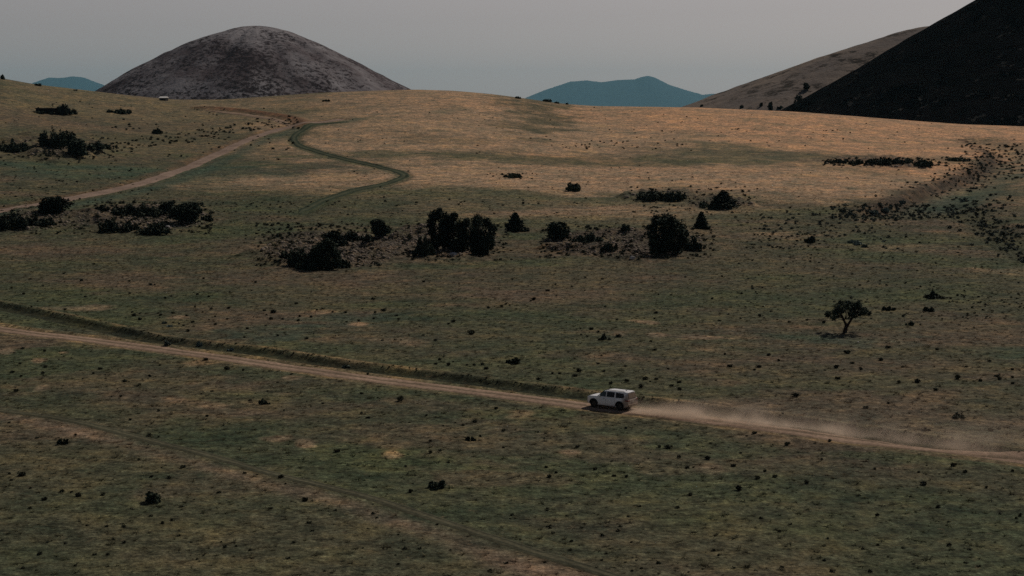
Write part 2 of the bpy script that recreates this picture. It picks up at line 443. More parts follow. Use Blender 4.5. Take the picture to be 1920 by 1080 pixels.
def ground_colour(X, Y, F):
    D = np.hypot(X, Y)
    n1 = fbm(X / 34, Y / 26, 11, 5) ; n2 = fbm(X / 7, Y / 6, 12, 4); n3 = fbm(X / 90, Y / 90, 13, 3)
    c = np.broadcast_to(OLIVE, X.shape + (3,)).copy()
    c = lerp(c, GREEN, sstep(-0.08, 0.42, n1 + 0.25 * n2) * 0.85)
    c = lerp(c, BROWN, sstep(0.0, 0.5, -n1 + 0.4 * n2 + 0.3 * n3) * 0.75)
    c = lerp(c, TAN, sstep(640, 800, D + 60 * n1) * sstep(-0.30, 0.05, np.arctan2(X, Y) + 0.05 * n1) * 0.45)
    c = lerp(c, np.array([0.17, 0.135, 0.085]), sstep(560, 760, D) * (1 - sstep(-0.20, -0.05, np.arctan2(X, Y))) * (0.55 + 0.6 * fbm(X / 50, Y / 40, 71, 4)).clip(0, 1))
    for i, (px, py, rx, ry, col, s) in enumerate(blobs):
        b = blob_world(px, py, rx, ry)
        m = blob_mask(X, Y, b, 0.85, i) * s
        c = lerp(c, col, m * np.clip(0.80 + 0.7 * n2 + 0.3 * n1, 0.15, 1))
    for i, b in enumerate(mound_b):
        m = blob_mask(X, Y, b, 0.5, i)
        c = lerp(c, np.array([0.082, 0.066, 0.052]), m * np.clip(0.62 + 0.8 * fbm(X / 3.0, Y / 3.0, 62, 3), 0, 0.95))
    # soil and grass beside the roads and in the ditches, with painted bank shade
    d = np.abs(F['road'].d) + 0.8 * n2
    c = lerp(c, np.array([0.20, 0.145, 0.085]), (1 - sstep(1.9, 3.6, d)) * 0.7)
    d = F['road'].d + 0.4 * n2
    c = lerp(c, np.array([0.27, 0.195, 0.110]), np.exp(-((d - 2.7) / 0.8) ** 2) * np.clip(0.5 + n2, 0, 0.8))
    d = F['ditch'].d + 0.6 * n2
    c = lerp(c, DARK * 0.58, (1 - sstep(-0.4, 0.4, d)) * sstep(-4.4, -3.2, d) * 0.9)  # dark ditch grass, deepened to paint in the shade of the bank face
    c = lerp(c, np.array([0.23, 0.165, 0.095]), np.exp(-((d - 1.0) / 0.6) ** 2) * np.clip(0.55 + 0.9 * n2, 0, 0.8))
    d = F['track'].d + 0.35 * n2
    c = lerp(c, np.array([0.21, 0.150, 0.105]), np.exp(-((d + 2.6) / 1.5) ** 2) * np.clip(0.7 + 0.6 * n2, 0.2, 1))
    c = lerp(c, GREEN, np.exp(-((d - 2.5) / 2.5) ** 2) * 0.5)
    d = np.abs(F['wroad'].d) + 2.0 * n2
    c = lerp(c, SOIL * np.array([0.85, 0.75, 0.7]), (1 - sstep(4, 9, d)) * 0.55 * (F['wroad'].d > 0))
    c = lerp(c, LUSH, np.exp(-((F['wroad'].d + 8 + 2 * n2) / 4) ** 2) * 0.55)
    d = F['spur'].d
    c = lerp(c, np.array([0.15, 0.075, 0.045]), np.exp(-((d + 7 + 1.5 * n2) / 4.5) ** 2) * 0.85)
    d = F['wind'].d
    c = lerp(c, GREEN * 0.9, (1 - sstep(2.0, 5, np.abs(d) + 1.5 * n2)) * 0.75)
    d = F['gully'].d + 2 * n2; g = sstep(0, 60, F['gully'].a)
    c = lerp(c, np.array([0.065, 0.046, 0.034]), np.exp(-((d - 1) / 4.5) ** 2) * 0.95 * g)  # dark soil of the eroded bank, its shading painted into the colour
    c = lerp(c, DARK, (1 - sstep(3, 9, np.abs(F['branch'].d) + 3 * n2)) * 0.6)
    c = lerp(c, LUSH, np.exp(-((d + 14) / 9.0) ** 2) * 0.5 * g)
    return np.clip(c, 0.01, 1)
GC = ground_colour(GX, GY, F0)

nR, nC = GX.shape
V = np.stack([GX, GY, GZ], -1).reshape(-1, 3)
ii = np.arange(nR - 1)[:, None] * nC; jj = np.arange(nC)[None, :]; j2 = (jj + 1) % nC
Fq = np.stack([ii + jj, ii + nC + jj, ii + nC + j2, ii + j2], -1).reshape(-1, 4)[:, ::-1]
me = mesh('ground', V, Fq.copy(), smooth=True)
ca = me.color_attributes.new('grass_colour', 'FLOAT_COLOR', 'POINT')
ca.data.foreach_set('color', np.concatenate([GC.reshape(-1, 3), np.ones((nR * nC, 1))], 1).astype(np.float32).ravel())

def ground_mat():
    m, nt, b = new_mat('grassland', 0.95, 0.05)
    geo = N(nt, 'ShaderNodeNewGeometry'); P = geo.outputs['Position']
    at_ = N(nt, 'ShaderNodeAttribute'); at_.attribute_name = 'grass_colour'; col = at_.outputs['Color']
    fine = noise(nt, P, 0.75, 9, 0.74); mid = noise(nt, P, 0.22, 6, 0.68); big = noise(nt, P, 0.05, 5, 0.62)
    mul = ramp(nt, fine, [(0.32, 0.22), (0.44, 0.72), (0.52, 1.05), (0.60, 1.45), (0.74, 2.4)])
    c = mixc(nt, 1.0, col, mul, 'MULTIPLY')
    mul2 = ramp(nt, mid, [(0.32, (0.50, 0.60, 0.62)), (0.5, (1, 1, 1)), (0.68, (1.62, 1.40, 1.18))])
    c = mixc(nt, 1.0, c, mul2, 'MULTIPLY')
    c = mixc(nt, 1.0, c, ramp(nt, big, [(0.32, (0.66, 0.78, 0.78)), (0.5, (1, 1, 1)), (0.68, (1.28, 1.14, 1.04))]), 'MULTIPLY')
    c = mixc(nt, 1.0, c, ramp(nt, noise(nt, P, 2.6, 6, 0.75), [(0.34, 0.35), (0.48, 0.95), (0.56, 1.15), (0.70, 2.2)]), 'MULTIPLY')
    # tufts of straw
    st = noise(nt, P, 0.9, 6, 0.75)
    sm = ramp(nt, st, [(0.58, 0.0), (0.70, 1.0)])
    straw = mixc(nt, 0.55, col, (0.30, 0.22, 0.13))
    c = mixc(nt, math_(nt, 'MULTIPLY', sm, 0.55), c, straw)
    # moist blue-green grass
    gm = ramp(nt, big, [(0.50, 0.0), (0.68, 1.0)])
    c = mixc(nt, math_(nt, 'MULTIPLY', gm, 0.30), c, mixc(nt, 1.0, c, (0.72, 1.05, 0.92), 'MULTIPLY'))
    L(nt, c, b.inputs['Base Color'])
    bmp = N(nt, 'ShaderNodeBump', Strength=1.0, Distance=0.38)
    L(nt, noise(nt, P, 1.1, 6, 0.7), bmp.inputs['Height'])
    L(nt, bmp.outputs[0], b.inputs['Normal'])
    return m
G_MAT = ground_mat()
ground = tag(obj('ground', me, G_MAT), 'rolling grassland of green and dry tan grass rising to a ridge', 'ground', kind='structure')

# ------------------------------------------------------------------ roads and tracks, laid on the ground
def road_mat(name, base, edge, stops):
    """stops: lightness across the width (0..1)"""
    m, nt, b = new_mat(name, 0.95, 0.05)
    uv = N(nt, 'ShaderNodeUVMap'); sep = N(nt, 'ShaderNodeSeparateXYZ'); L(nt, uv.outputs[0], sep.inputs[0])
    P = N(nt, 'ShaderNodeNewGeometry').outputs['Position']
    w = math_(nt, 'ADD', sep.outputs[0], math_(nt, 'MULTIPLY', math_(nt, 'SUBTRACT', noise(nt, P, 0.9, 6, 0.7), 0.5), 0.34))
    f = ramp(nt, w, stops)
    g = noise(nt, P, 2.5, 7, 0.7)
    c = mixc(nt, f, edge, base)
    c = mixc(nt, 1.0, c, ramp(nt, g, [(0.3, 0.5), (0.7, 1.5)]), 'MULTIPLY')
    c = mixc(nt, 1.0, c, ramp(nt, noise(nt, P, 0.12, 4), [(0.35, 0.8), (0.65, 1.2)]), 'MULTIPLY')
    L(nt, c, b.inputs['Base Color'])
    bmp = N(nt, 'ShaderNodeBump', Strength=0.5, Distance=0.06); L(nt, g, bmp.inputs['Height']); L(nt, bmp.outputs[0], b.inputs['Normal'])
    return m

def strip(name, P, half, mat, off, label, step=1.0, ncross=9, jit=0.25, taper=0.0, kind='structure'):
    Q = smooth_line(P, step)
    T = np.gradient(Q, axis=0); T /= np.linalg.norm(T, axis=1)[:, None]
    Nn = np.stack([-T[:, 1], T[:, 0]], 1)
    s = np.concatenate([[0], np.cumsum(np.hypot(*np.diff(Q, axis=0).T))])
    jl = 1 + jit * fbm(s / 4.0, s * 0 + 3.3, 31, 4); jr = 1 + jit * fbm(s / 4.0, s * 0 + 8.3, 37, 4)
    tp = np.ones_like(s)
    if taper: tp = np.minimum(1, np.minimum(s, s[-1] - s) / taper) * 0.9 + 0.1
    u = np.linspace(-1, 1, ncross)
    hw = np.where(u[None] > 0, jl[:, None], jr[:, None]) * half * tp[:, None]
    XY = Q[:, None, :] + Nn[:, None, :] * (u[None, :] * hw)[..., None]
    Z = look.z(XY[..., 0], XY[..., 1]) + off
    Z[:, 0] -= off * 3; Z[:, -1] -= off * 3
    V = np.concatenate([XY, Z[..., None]], -1).reshape(-1, 3)
    n, k = Z.shape
    a = np.arange(n - 1)[:, None] * k + np.arange(k - 1)[None]
    Fq = np.stack([a, a + k, a + k + 1, a + 1], -1).reshape(-1, 4)[:, ::-1]
    me = mesh(name, V, Fq.copy(), smooth=True)
    uvl = me.uv_layers.new(name='UVMap')
    UV = np.stack([np.broadcast_to((u[None] + 1) / 2, Z.shape), np.broadcast_to(s[:, None] / 10, Z.shape)], -1).reshape(-1, 2)
    li = np.zeros(len(me.loops), np.int32); me.loops.foreach_get('vertex_index', li)
    uvl.data.foreach_set('uv', UV[li].astype(np.float32).ravel())
    return tag(obj(name, me, mat), label, 'road', kind=kind)

M_ROAD = road_mat('pale_dirt', (0.275, 0.192, 0.140), (0.120, 0.090, 0.060),
                  [(0.0, 0.1), (0.10, 0.6), (0.25, 1.0), (0.42, 0.85), (0.50, 0.0), (0.60, 0.30), (0.68, 1.0), (0.88, 0.9)])
M_WROAD = road_mat('grey_dirt', (0.235, 0.170, 0.135), (0.12, 0.085, 0.06), [(0.0, 0.2), (0.15, 0.9), (0.5, 0.8), (0.85, 1.0), (1.0, 0.3)])
M_WIND = road_mat('green_path', (0.070, 0.076, 0.045), (0.022, 0.034, 0.020), [(0.0, 0.5), (0.25, 0.0), (0.42, 0.9), (0.58, 0.8), (0.75, 0.0), (1.0, 0.6)])
M_TRACK = road_mat('faint_ruts', (0.095, 0.088, 0.056), (0.038, 0.040, 0.026), [(0.05, 1.0), (0.30, 0.0), (0.45, 0.9), (0.6, 0.8), (0.75, 0.0), (0.95, 1.0)])
strip('dirt_road', line_world(road_px, look), 1.85, M_ROAD, 0.06, 'pale dirt road with two worn wheel tracks crossing the near grass', 0.8)
strip('dirt_road', line_world(wroad_px, look), 3.2, M_WROAD, 0.16, 'wide grey brown dirt road climbing the slope at upper left', 2.0)
strip('dirt_road', line_world(spur_px, look), 2.2, M_ROAD, 0.18, 'thin pale dirt spur branching left near the ridge', 2.0, taper=20)
strip('track', line_world(wind_px, look), 2.0, M_WIND, 0.14, 'winding green grassy track bending down the slope', 1.5, taper=10, jit=0.35)
strip('track', line_world(track_px, look), 0.72, M_TRACK, 0.05, 'faint double rut track in the foreground grass', 0.7)

# ------------------------------------------------------------------ hills and mountains
def cone_mesh(az_px, D, zapex, slope, rnd, seed, rough=6.0, base=-14, n=220):
    az = float(pix_dir(az_px, 215)[0]); cx, cy = D * math.sin(az), D * math.cos(az)
    rb = (zapex - base) / slope
    th = np.linspace(0, 2 * math.pi, n, endpoint=False)
    rr = np.linspace(0, 1, 110) * rb
    RR, TH = np.meshgrid(rr, th, indexing='ij')
    X = cx + RR * np.cos(TH); Y = cy + RR * np.sin(TH)
    z = zapex - slope * np.sqrt(RR ** 2 + rnd ** 2)
    z = z + rough * fbm(X / 70, Y / 70, seed, 4) * np.clip(RR / 60, 0, 1) + rough * 0.75 * fbm(np.cos(TH) * 7 + 9 + RR / 400, np.sin(TH) * 7 + 9, seed + 5, 4) * np.clip(RR / 120, 0, 1)
    z += rough * 0.12 * fbm(X / 12, Y / 12, seed + 9, 3)
    V = np.stack([X, Y, z], -1).reshape(-1, 3)
    a = np.arange(len(rr) - 1)[:, None] * n; j = np.arange(n)[None]; j2 = (j + 1) % n
    Fq = np.stack([a + j, a + n + j, a + n + j2, a + j2], -1).reshape(-1, 4)
    return V, Fq

def hill_mat(name, a, b_, dots, dot_scale, amount, spec_light=None):
    m, nt, b = new_mat(name, 1.0, 0.0)
    P = N(nt, 'ShaderNodeNewGeometry').outputs['Position']
    c = mixc(nt, ramp(nt, noise(nt, P, 0.012, 6), [(0.4, 0), (0.6, 1)]), a, b_)
    dens = math_(nt, 'MULTIPLY', math_(nt, 'SUBTRACT', noise(nt, P, 0.009, 4, 0.6), 0.5), 0.5)
    d = ramp(nt, math_(nt, 'ADD', noise(nt, P, dot_scale, 6, 0.75), dens), [(amount, 0), (amount + 0.08, 1)])
    c = mixc(nt, d, c, dots)
    if spec_light:
        d2 = ramp(nt, noise(nt, P, dot_scale * 2.4, 5, 0.7), [(0.60, 0), (0.64, 1)])
        reg = ramp(nt, noise(nt, P, 0.012, 3), [(0.44, 0.04), (0.58, 0.8)])
        c = mixc(nt, math_(nt, 'MULTIPLY', d2, reg), c, spec_light)
    L(nt, c, b.inputs['Base Color'])
    bmp = N(nt, 'ShaderNodeBump', Strength=0.7, Distance=3.0); L(nt, noise(nt, P, 0.08, 6, 0.7), bmp.inputs['Height']); L(nt, bmp.outputs[0], b.inputs['Normal'])
    return m
M_CONE = hill_mat('cinder_scree', (0.098, 0.080, 0.084), (0.235, 0.220, 0.230), (0.038, 0.030, 0.032), 0.15, 0.49)
M_GREY = hill_mat('dry_hillside', (0.20, 0.165, 0.14), (0.155, 0.135, 0.125), (0.055, 0.048, 0.042), 0.045, 0.55)
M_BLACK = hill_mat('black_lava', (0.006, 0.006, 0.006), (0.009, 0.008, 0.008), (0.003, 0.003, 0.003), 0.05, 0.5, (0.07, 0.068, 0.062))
V, Fq = cone_mesh(483, 2400, 214.7, 0.62, 90, 101, 5.0)
tag(obj('hill', mesh('hill', V, Fq, True), M_CONE), 'grey purple cinder cone speckled with dark scrub at left', 'hill', kind='structure')
V, Fq = cone_mesh(1745, 1500, 120, 0.38, 30, 131, 4.0)
tag(obj('hill', mesh('hill', V, Fq, True), M_GREY), 'pale grey brown hillside behind the black slope', 'hill', kind='structure')
GREYV = V
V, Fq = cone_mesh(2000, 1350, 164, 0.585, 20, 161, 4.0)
tag(obj('hill', mesh('hill', V, Fq, True), M_BLACK), 'black lava slope at upper right', 'hill', kind='structure')

def ridge(name, prof, D, depth, seed, label, mat):
    px = np.array([p[0] for p in prof], float); py = np.array([p[1] for p in prof], float)
    xs = np.linspace(px[0], px[-1], 260)
    zz = CAM_H + (215 - np.interp(xs, px, py)) * D / F_PX + 20
    zz += 18 * fbm(xs / 14, xs * 0, seed, 4)
    u = np.linspace(-1, 1, 61)
    X = ((xs - 960) * D / F_PX)[None, :] * np.ones((61, 1)); Y = D + u[:, None] * depth * np.ones_like(X)
    fall = np.clip(1 - np.abs(u) ** 1.15, 0, 1)[:, None]
    w = fbm(X / 1200, Y / 1200, seed + 3, 5)
    Z = -20 + np.maximum(zz[None] - 0, 0) * fall * (1 + 0.22 * w * (1 - fall))
    V = np.stack([X, Y, Z], -1).reshape(-1, 3)
    a = np.arange(60)[:, None] * 260 + np.arange(259)[None]
    Fq = np.stack([a, a + 1, a + 261, a + 260], -1).reshape(-1, 4)
    return tag(obj(name, mesh(name, V, Fq, True), mat), label, 'mountain', kind='structure')
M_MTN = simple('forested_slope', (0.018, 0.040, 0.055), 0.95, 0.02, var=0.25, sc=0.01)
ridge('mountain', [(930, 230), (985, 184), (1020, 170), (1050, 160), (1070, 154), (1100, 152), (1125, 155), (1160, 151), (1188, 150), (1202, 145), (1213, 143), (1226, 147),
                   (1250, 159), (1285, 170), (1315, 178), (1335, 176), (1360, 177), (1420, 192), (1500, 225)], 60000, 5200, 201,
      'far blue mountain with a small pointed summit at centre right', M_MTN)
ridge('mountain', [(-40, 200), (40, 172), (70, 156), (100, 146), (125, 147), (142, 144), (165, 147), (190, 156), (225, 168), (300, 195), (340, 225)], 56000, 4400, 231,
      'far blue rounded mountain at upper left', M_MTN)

# ------------------------------------------------------------------ foliage
def leaf_cloud(lobes, n, size, rg, shell=0.55, flat=0.0):
    """small bent leaves spread through ellipsoid lobes; lobes rows (x,y,z,rx,ry,rz)"""
    lobes = np.asarray(lobes, float)
    w = lobes[:, 3] * lobes[:, 4] * lobes[:, 5]; w = w ** 0.7; w /= w.sum()
    k = rg.choice(len(lobes), n, p=w)
    d = rg.normal(size=(n, 3)); d /= np.linalg.norm(d, axis=1)[:, None]
    r = (shell + (1 - shell) * rg.random(n)) ** 0.8
    r *= 1 + 0.12 * rg.normal(size=n)
    c = lobes[k, :3] + d * lobes[k, 3:] * r[:, None]
    c[:, 2] = np.maximum(c[:, 2], size * 0.3)
    a = rg.normal(size=(n, 3)); a /= np.linalg.norm(a, axis=1)[:, None]
    b = np.cross(a, rg.normal(size=(n, 3))); b /= np.linalg.norm(b, axis=1)[:, None]
    s = size * (0.5 + rg.random(n))[:, None]
    e = np.cross(a, b) * s * 0.25
    V = np.stack([c - a * s * 0.6, c + b * s * 0.35 + e, c + a * s * 0.6, c - b * s * 0.35 + e], 1).reshape(-1, 3)
    return V, np.arange(n * 4).reshape(-1, 4)

def foliage_mat(name, dark, light, obj_var=0.35):
    m, nt, b = new_mat(name, 0.85, 0.1)
    tc = N(nt, 'ShaderNodeNewGeometry'); oi = N(nt, 'ShaderNodeObjectInfo')
    f = noise(nt, tc.outputs['Position'], 1.7, 3)
    c = mixc(nt, ramp(nt, f, [(0.35, 0), (0.65, 1)]), dark, light)
    c = mixc(nt, 1.0, c, ramp(nt, oi.outputs['Random'], [(0, 1 - obj_var), (1, 1 + obj_var)]), 'MULTIPLY')
    L(nt, c, b.inputs['Base Color'])
    return m
M_JUN = foliage_mat('juniper_foliage', (0.012, 0.018, 0.013), (0.042, 0.056, 0.038))
M_BUSH = foliage_mat('bush_foliage', (0.018, 0.026, 0.018), (0.050, 0.062, 0.042))
M_SAGE = foliage_mat('sage_foliage', (0.10, 0.135, 0.12), (0.17, 0.21, 0.19))
M_SCRUB = foliage_mat('scrub_foliage', (0.022, 0.026, 0.017), (0.050, 0.052, 0.032), 0.5)
M_BARK = simple('dark_bark', (0.035, 0.027, 0.022), 0.9, 0.05, var=0.3, sc=6)
M_STONE = simple('weathered_stone', (0.23, 0.19, 0.155), 0.95, 0.05, var=0.3, sc=4)
M_PALESTONE = simple('pale_stone', (0.42, 0.40, 0.38), 0.9, 0.1, var=0.2, sc=4)

def tubes(chains, sides=7):
    """chains: lists of (x,y,z,r); each swept into a tapered limb, all in one mesh"""
    V = []; Fs = []
    for ch in chains:
        ch = np.array(ch, float); b0 = len(V)
        for i, p in enumerate(ch):
            t = ch[min(i + 1, len(ch) - 1), :3] - ch[max(i - 1, 0), :3]; t /= np.linalg.norm(t) + 1e-9
            u = np.cross(t, (0.3, 0.9, 0.1)); u /= np.linalg.norm(u); v = np.cross(t, u)
            for k in range(sides):
                a = 2 * math.pi * k / sides
                V.append(p[:3] + (u * math.cos(a) + v * math.sin(a)) * p[3])
        for i in range(len(ch) - 1):
            for k in range(sides):
                a = b0 + i * sides + k; b = b0 + i * sides + (k + 1) % sides
                Fs.append((a, b, b + sides, a + sides))
        Fs.append(tuple(b0 + k for k in range(sides))[::-1]); Fs.append(tuple(b0 + (len(ch) - 1) * sides + k for k in range(sides)))
    return V, Fs

def crown_lobes(w, h, shape, rg, z0=0.0):
    lobes = []
    if shape == 'cone':
        for i in range(16):
            z = (i / 15) * 0.80; rad = (0.80 - z) * 0.42
            a = i * 2.4; q = 0.5 + 0.5 * rg.random()
            lobes.append((math.cos(a) * q * rad * w, math.sin(a) * q * rad * w, (z + 0.10) * h, w * (0.20 - 0.13 * z), w * (0.20 - 0.13 * z), h * 0.15))
        return lobes
    if shape == 'round' and rg.random() < 0.5:
        shape = 'bushy'
    if shape == 'mound':
        n = 8 + int(min(16, w * 1.6))
        for i in range(n):
            a = rg.random() * 6.283; q = rg.random() ** 0.6
            hh = h * (0.30 + 0.30 * rg.random()) * (1 - 0.45 * q)
            rs = 0.07 + 0.07 * rg.random(); hh *= 0.7 + 0.7 * rg.random()
            lobes.append((math.cos(a) * q * 0.42 * w, math.sin(a) * q * 0.36 * w, hh * 0.7, w * rs, w * rs, hh * 0.8))
        return lobes
    n = 18 + int(min(22, w * 2.4))
    lean = rg.normal(size=2) * 0.10 * w; ph = rg.random() * 6.28; sq = rg.uniform(0.75, 1.15)
    for i in range(n):
        z = (i + 0.5) / n * 0.80
        a = i * 2.4 + rg.random(); q = (0.55 + 0.45 * rg.random())
        rad = (0.30 + 0.06 * math.sin(z * 4.0) if z < 0.50 else 0.34 - 0.55 * (z - 0.50)) * (0.85 + 0.3 * math.sin(a + ph + z * 3) * sq)
        rs = 0.10 + 0.09 * rg.random()
        lobes.append((math.cos(a) * q * rad * w + lean[0] * z, math.sin(a) * q * rad * w * 0.9, (0.10 + z) * h, w * rs, w * rs, h * rs * 0.8))
    lobes.append((0, 0, h * 0.4, w * 0.27, w * 0.25, h * 0.32))
    return lobes

seedc = [1000]
FORMS = {1250: [(-.32, .12), (-.36, .3), (-.38, .5), (-.36, .72), (-.3, .9), (-.12, .93), (.05, .92), (.2, .82), (.32, .68), (.42, .5), (.36, .3), (.1, .2), (0, .5), (-.1, .7), (.15, .6), (-.1, .15), (.25, .15)],
         832: [(-.34, .88), (-.12, .98), (.12, .86), (.3, .9), (-.38, .68), (0, .7), (.34, .65), (-.3, .45), (0, .45), (.38, .4), (-.2, .2), (.15, .2), (.42, .18), (-.4, .12)],
         897: [(-.42, .8), (-.25, .9), (.02, .96), (.28, .9), (.42, .74), (-.36, .6), (0, .65), (.38, .5), (-.1, .4), (.2, .35), (-.08, .15), (.2, .1), (.36, .28)],
         604: [(-.46, .1), (-.34, .26), (-.22, .48), (-.06, .68), (.08, .86), (.2, .97), (.32, .78), (.4, .52), (.44, .25), (.2, .15), (0, .3), (0, .5), (.2, .5), (.1, .7), (-.15, .12)]}
def woody(px, py, w, h, shape, label, group=None, name=None, mat=None):
    form = FORMS.get(px)
    x, y, z = at(px, py)
    if shape == 'mound': w, h = w * 0.92, h * 0.9
    k = ppm(x, y); W, H = w / k, h / k
    seedc[0] += 1; rg = np.random.default_rng(seedc[0])
    tree = shape in ('round', 'cone') and h > 26
    name = name or ('juniper_tree' if tree else 'bush')
    n = int(min(9000, max(170, w * h * 1.5))); size = max(0.16, 3.3 / k)
    root = empty(name, (x, y, z - 0.05), 0)
    if isinstance(form, list):
        lobes = []
        for u, v in form:
            for q in range(2):
                rr = 0.085 + 0.06 * rg.random()
                lobes.append((u * W * 0.86 + rg.normal() * 0.02 * W, rg.normal() * 0.16 * W, v * H * 0.9, rr * W, rr * W, rr * H * (1.1 + 0.5 * rg.random())))
        lobes.append((0.02 * W, 0, H * 0.42, 0.25 * W, 0.24 * W, 0.30 * H))
    else:
        lobes = crown_lobes(W, H, shape, rg)
    V, Fq = leaf_cloud(lobes, n, size, rg, 0.35)
    c_ = V.mean(0); V[:, 0] -= c_[0]; V[:, 1] -= c_[1]
    f_ = W / (np.percentile(V[:, 0], 99.3) - np.percentile(V[:, 0], 0.7)); g_ = H / np.percentile(V[:, 2], 99.3)
    V *= (f_, f_, g_)
    obj('crown' if tree else 'foliage', mesh(name + '_crown', V, Fq), mat or (M_JUN if tree else M_BUSH), root)
    ch = []
    for lb in lobes[:8]:
        mx, my = lb[0] * 0.35, lb[1] * 0.35
        r0 = 0.035 * W if tree else 0.02 * W
        ch.append([(0.1 * mx, 0.1 * my, -0.3, r0), (mx, my, lb[2] * 0.45, r0 * 0.6), (lb[0], lb[1], lb[2] * 0.9, r0 * 0.25)])
    Vt, Ft = tubes(ch, 6)
    obj('trunk' if tree else 'stems', mesh(name + '_wood', Vt, Ft, True), M_BARK, root)
    return tag(root, label, 'tree' if tree else 'bush', group)

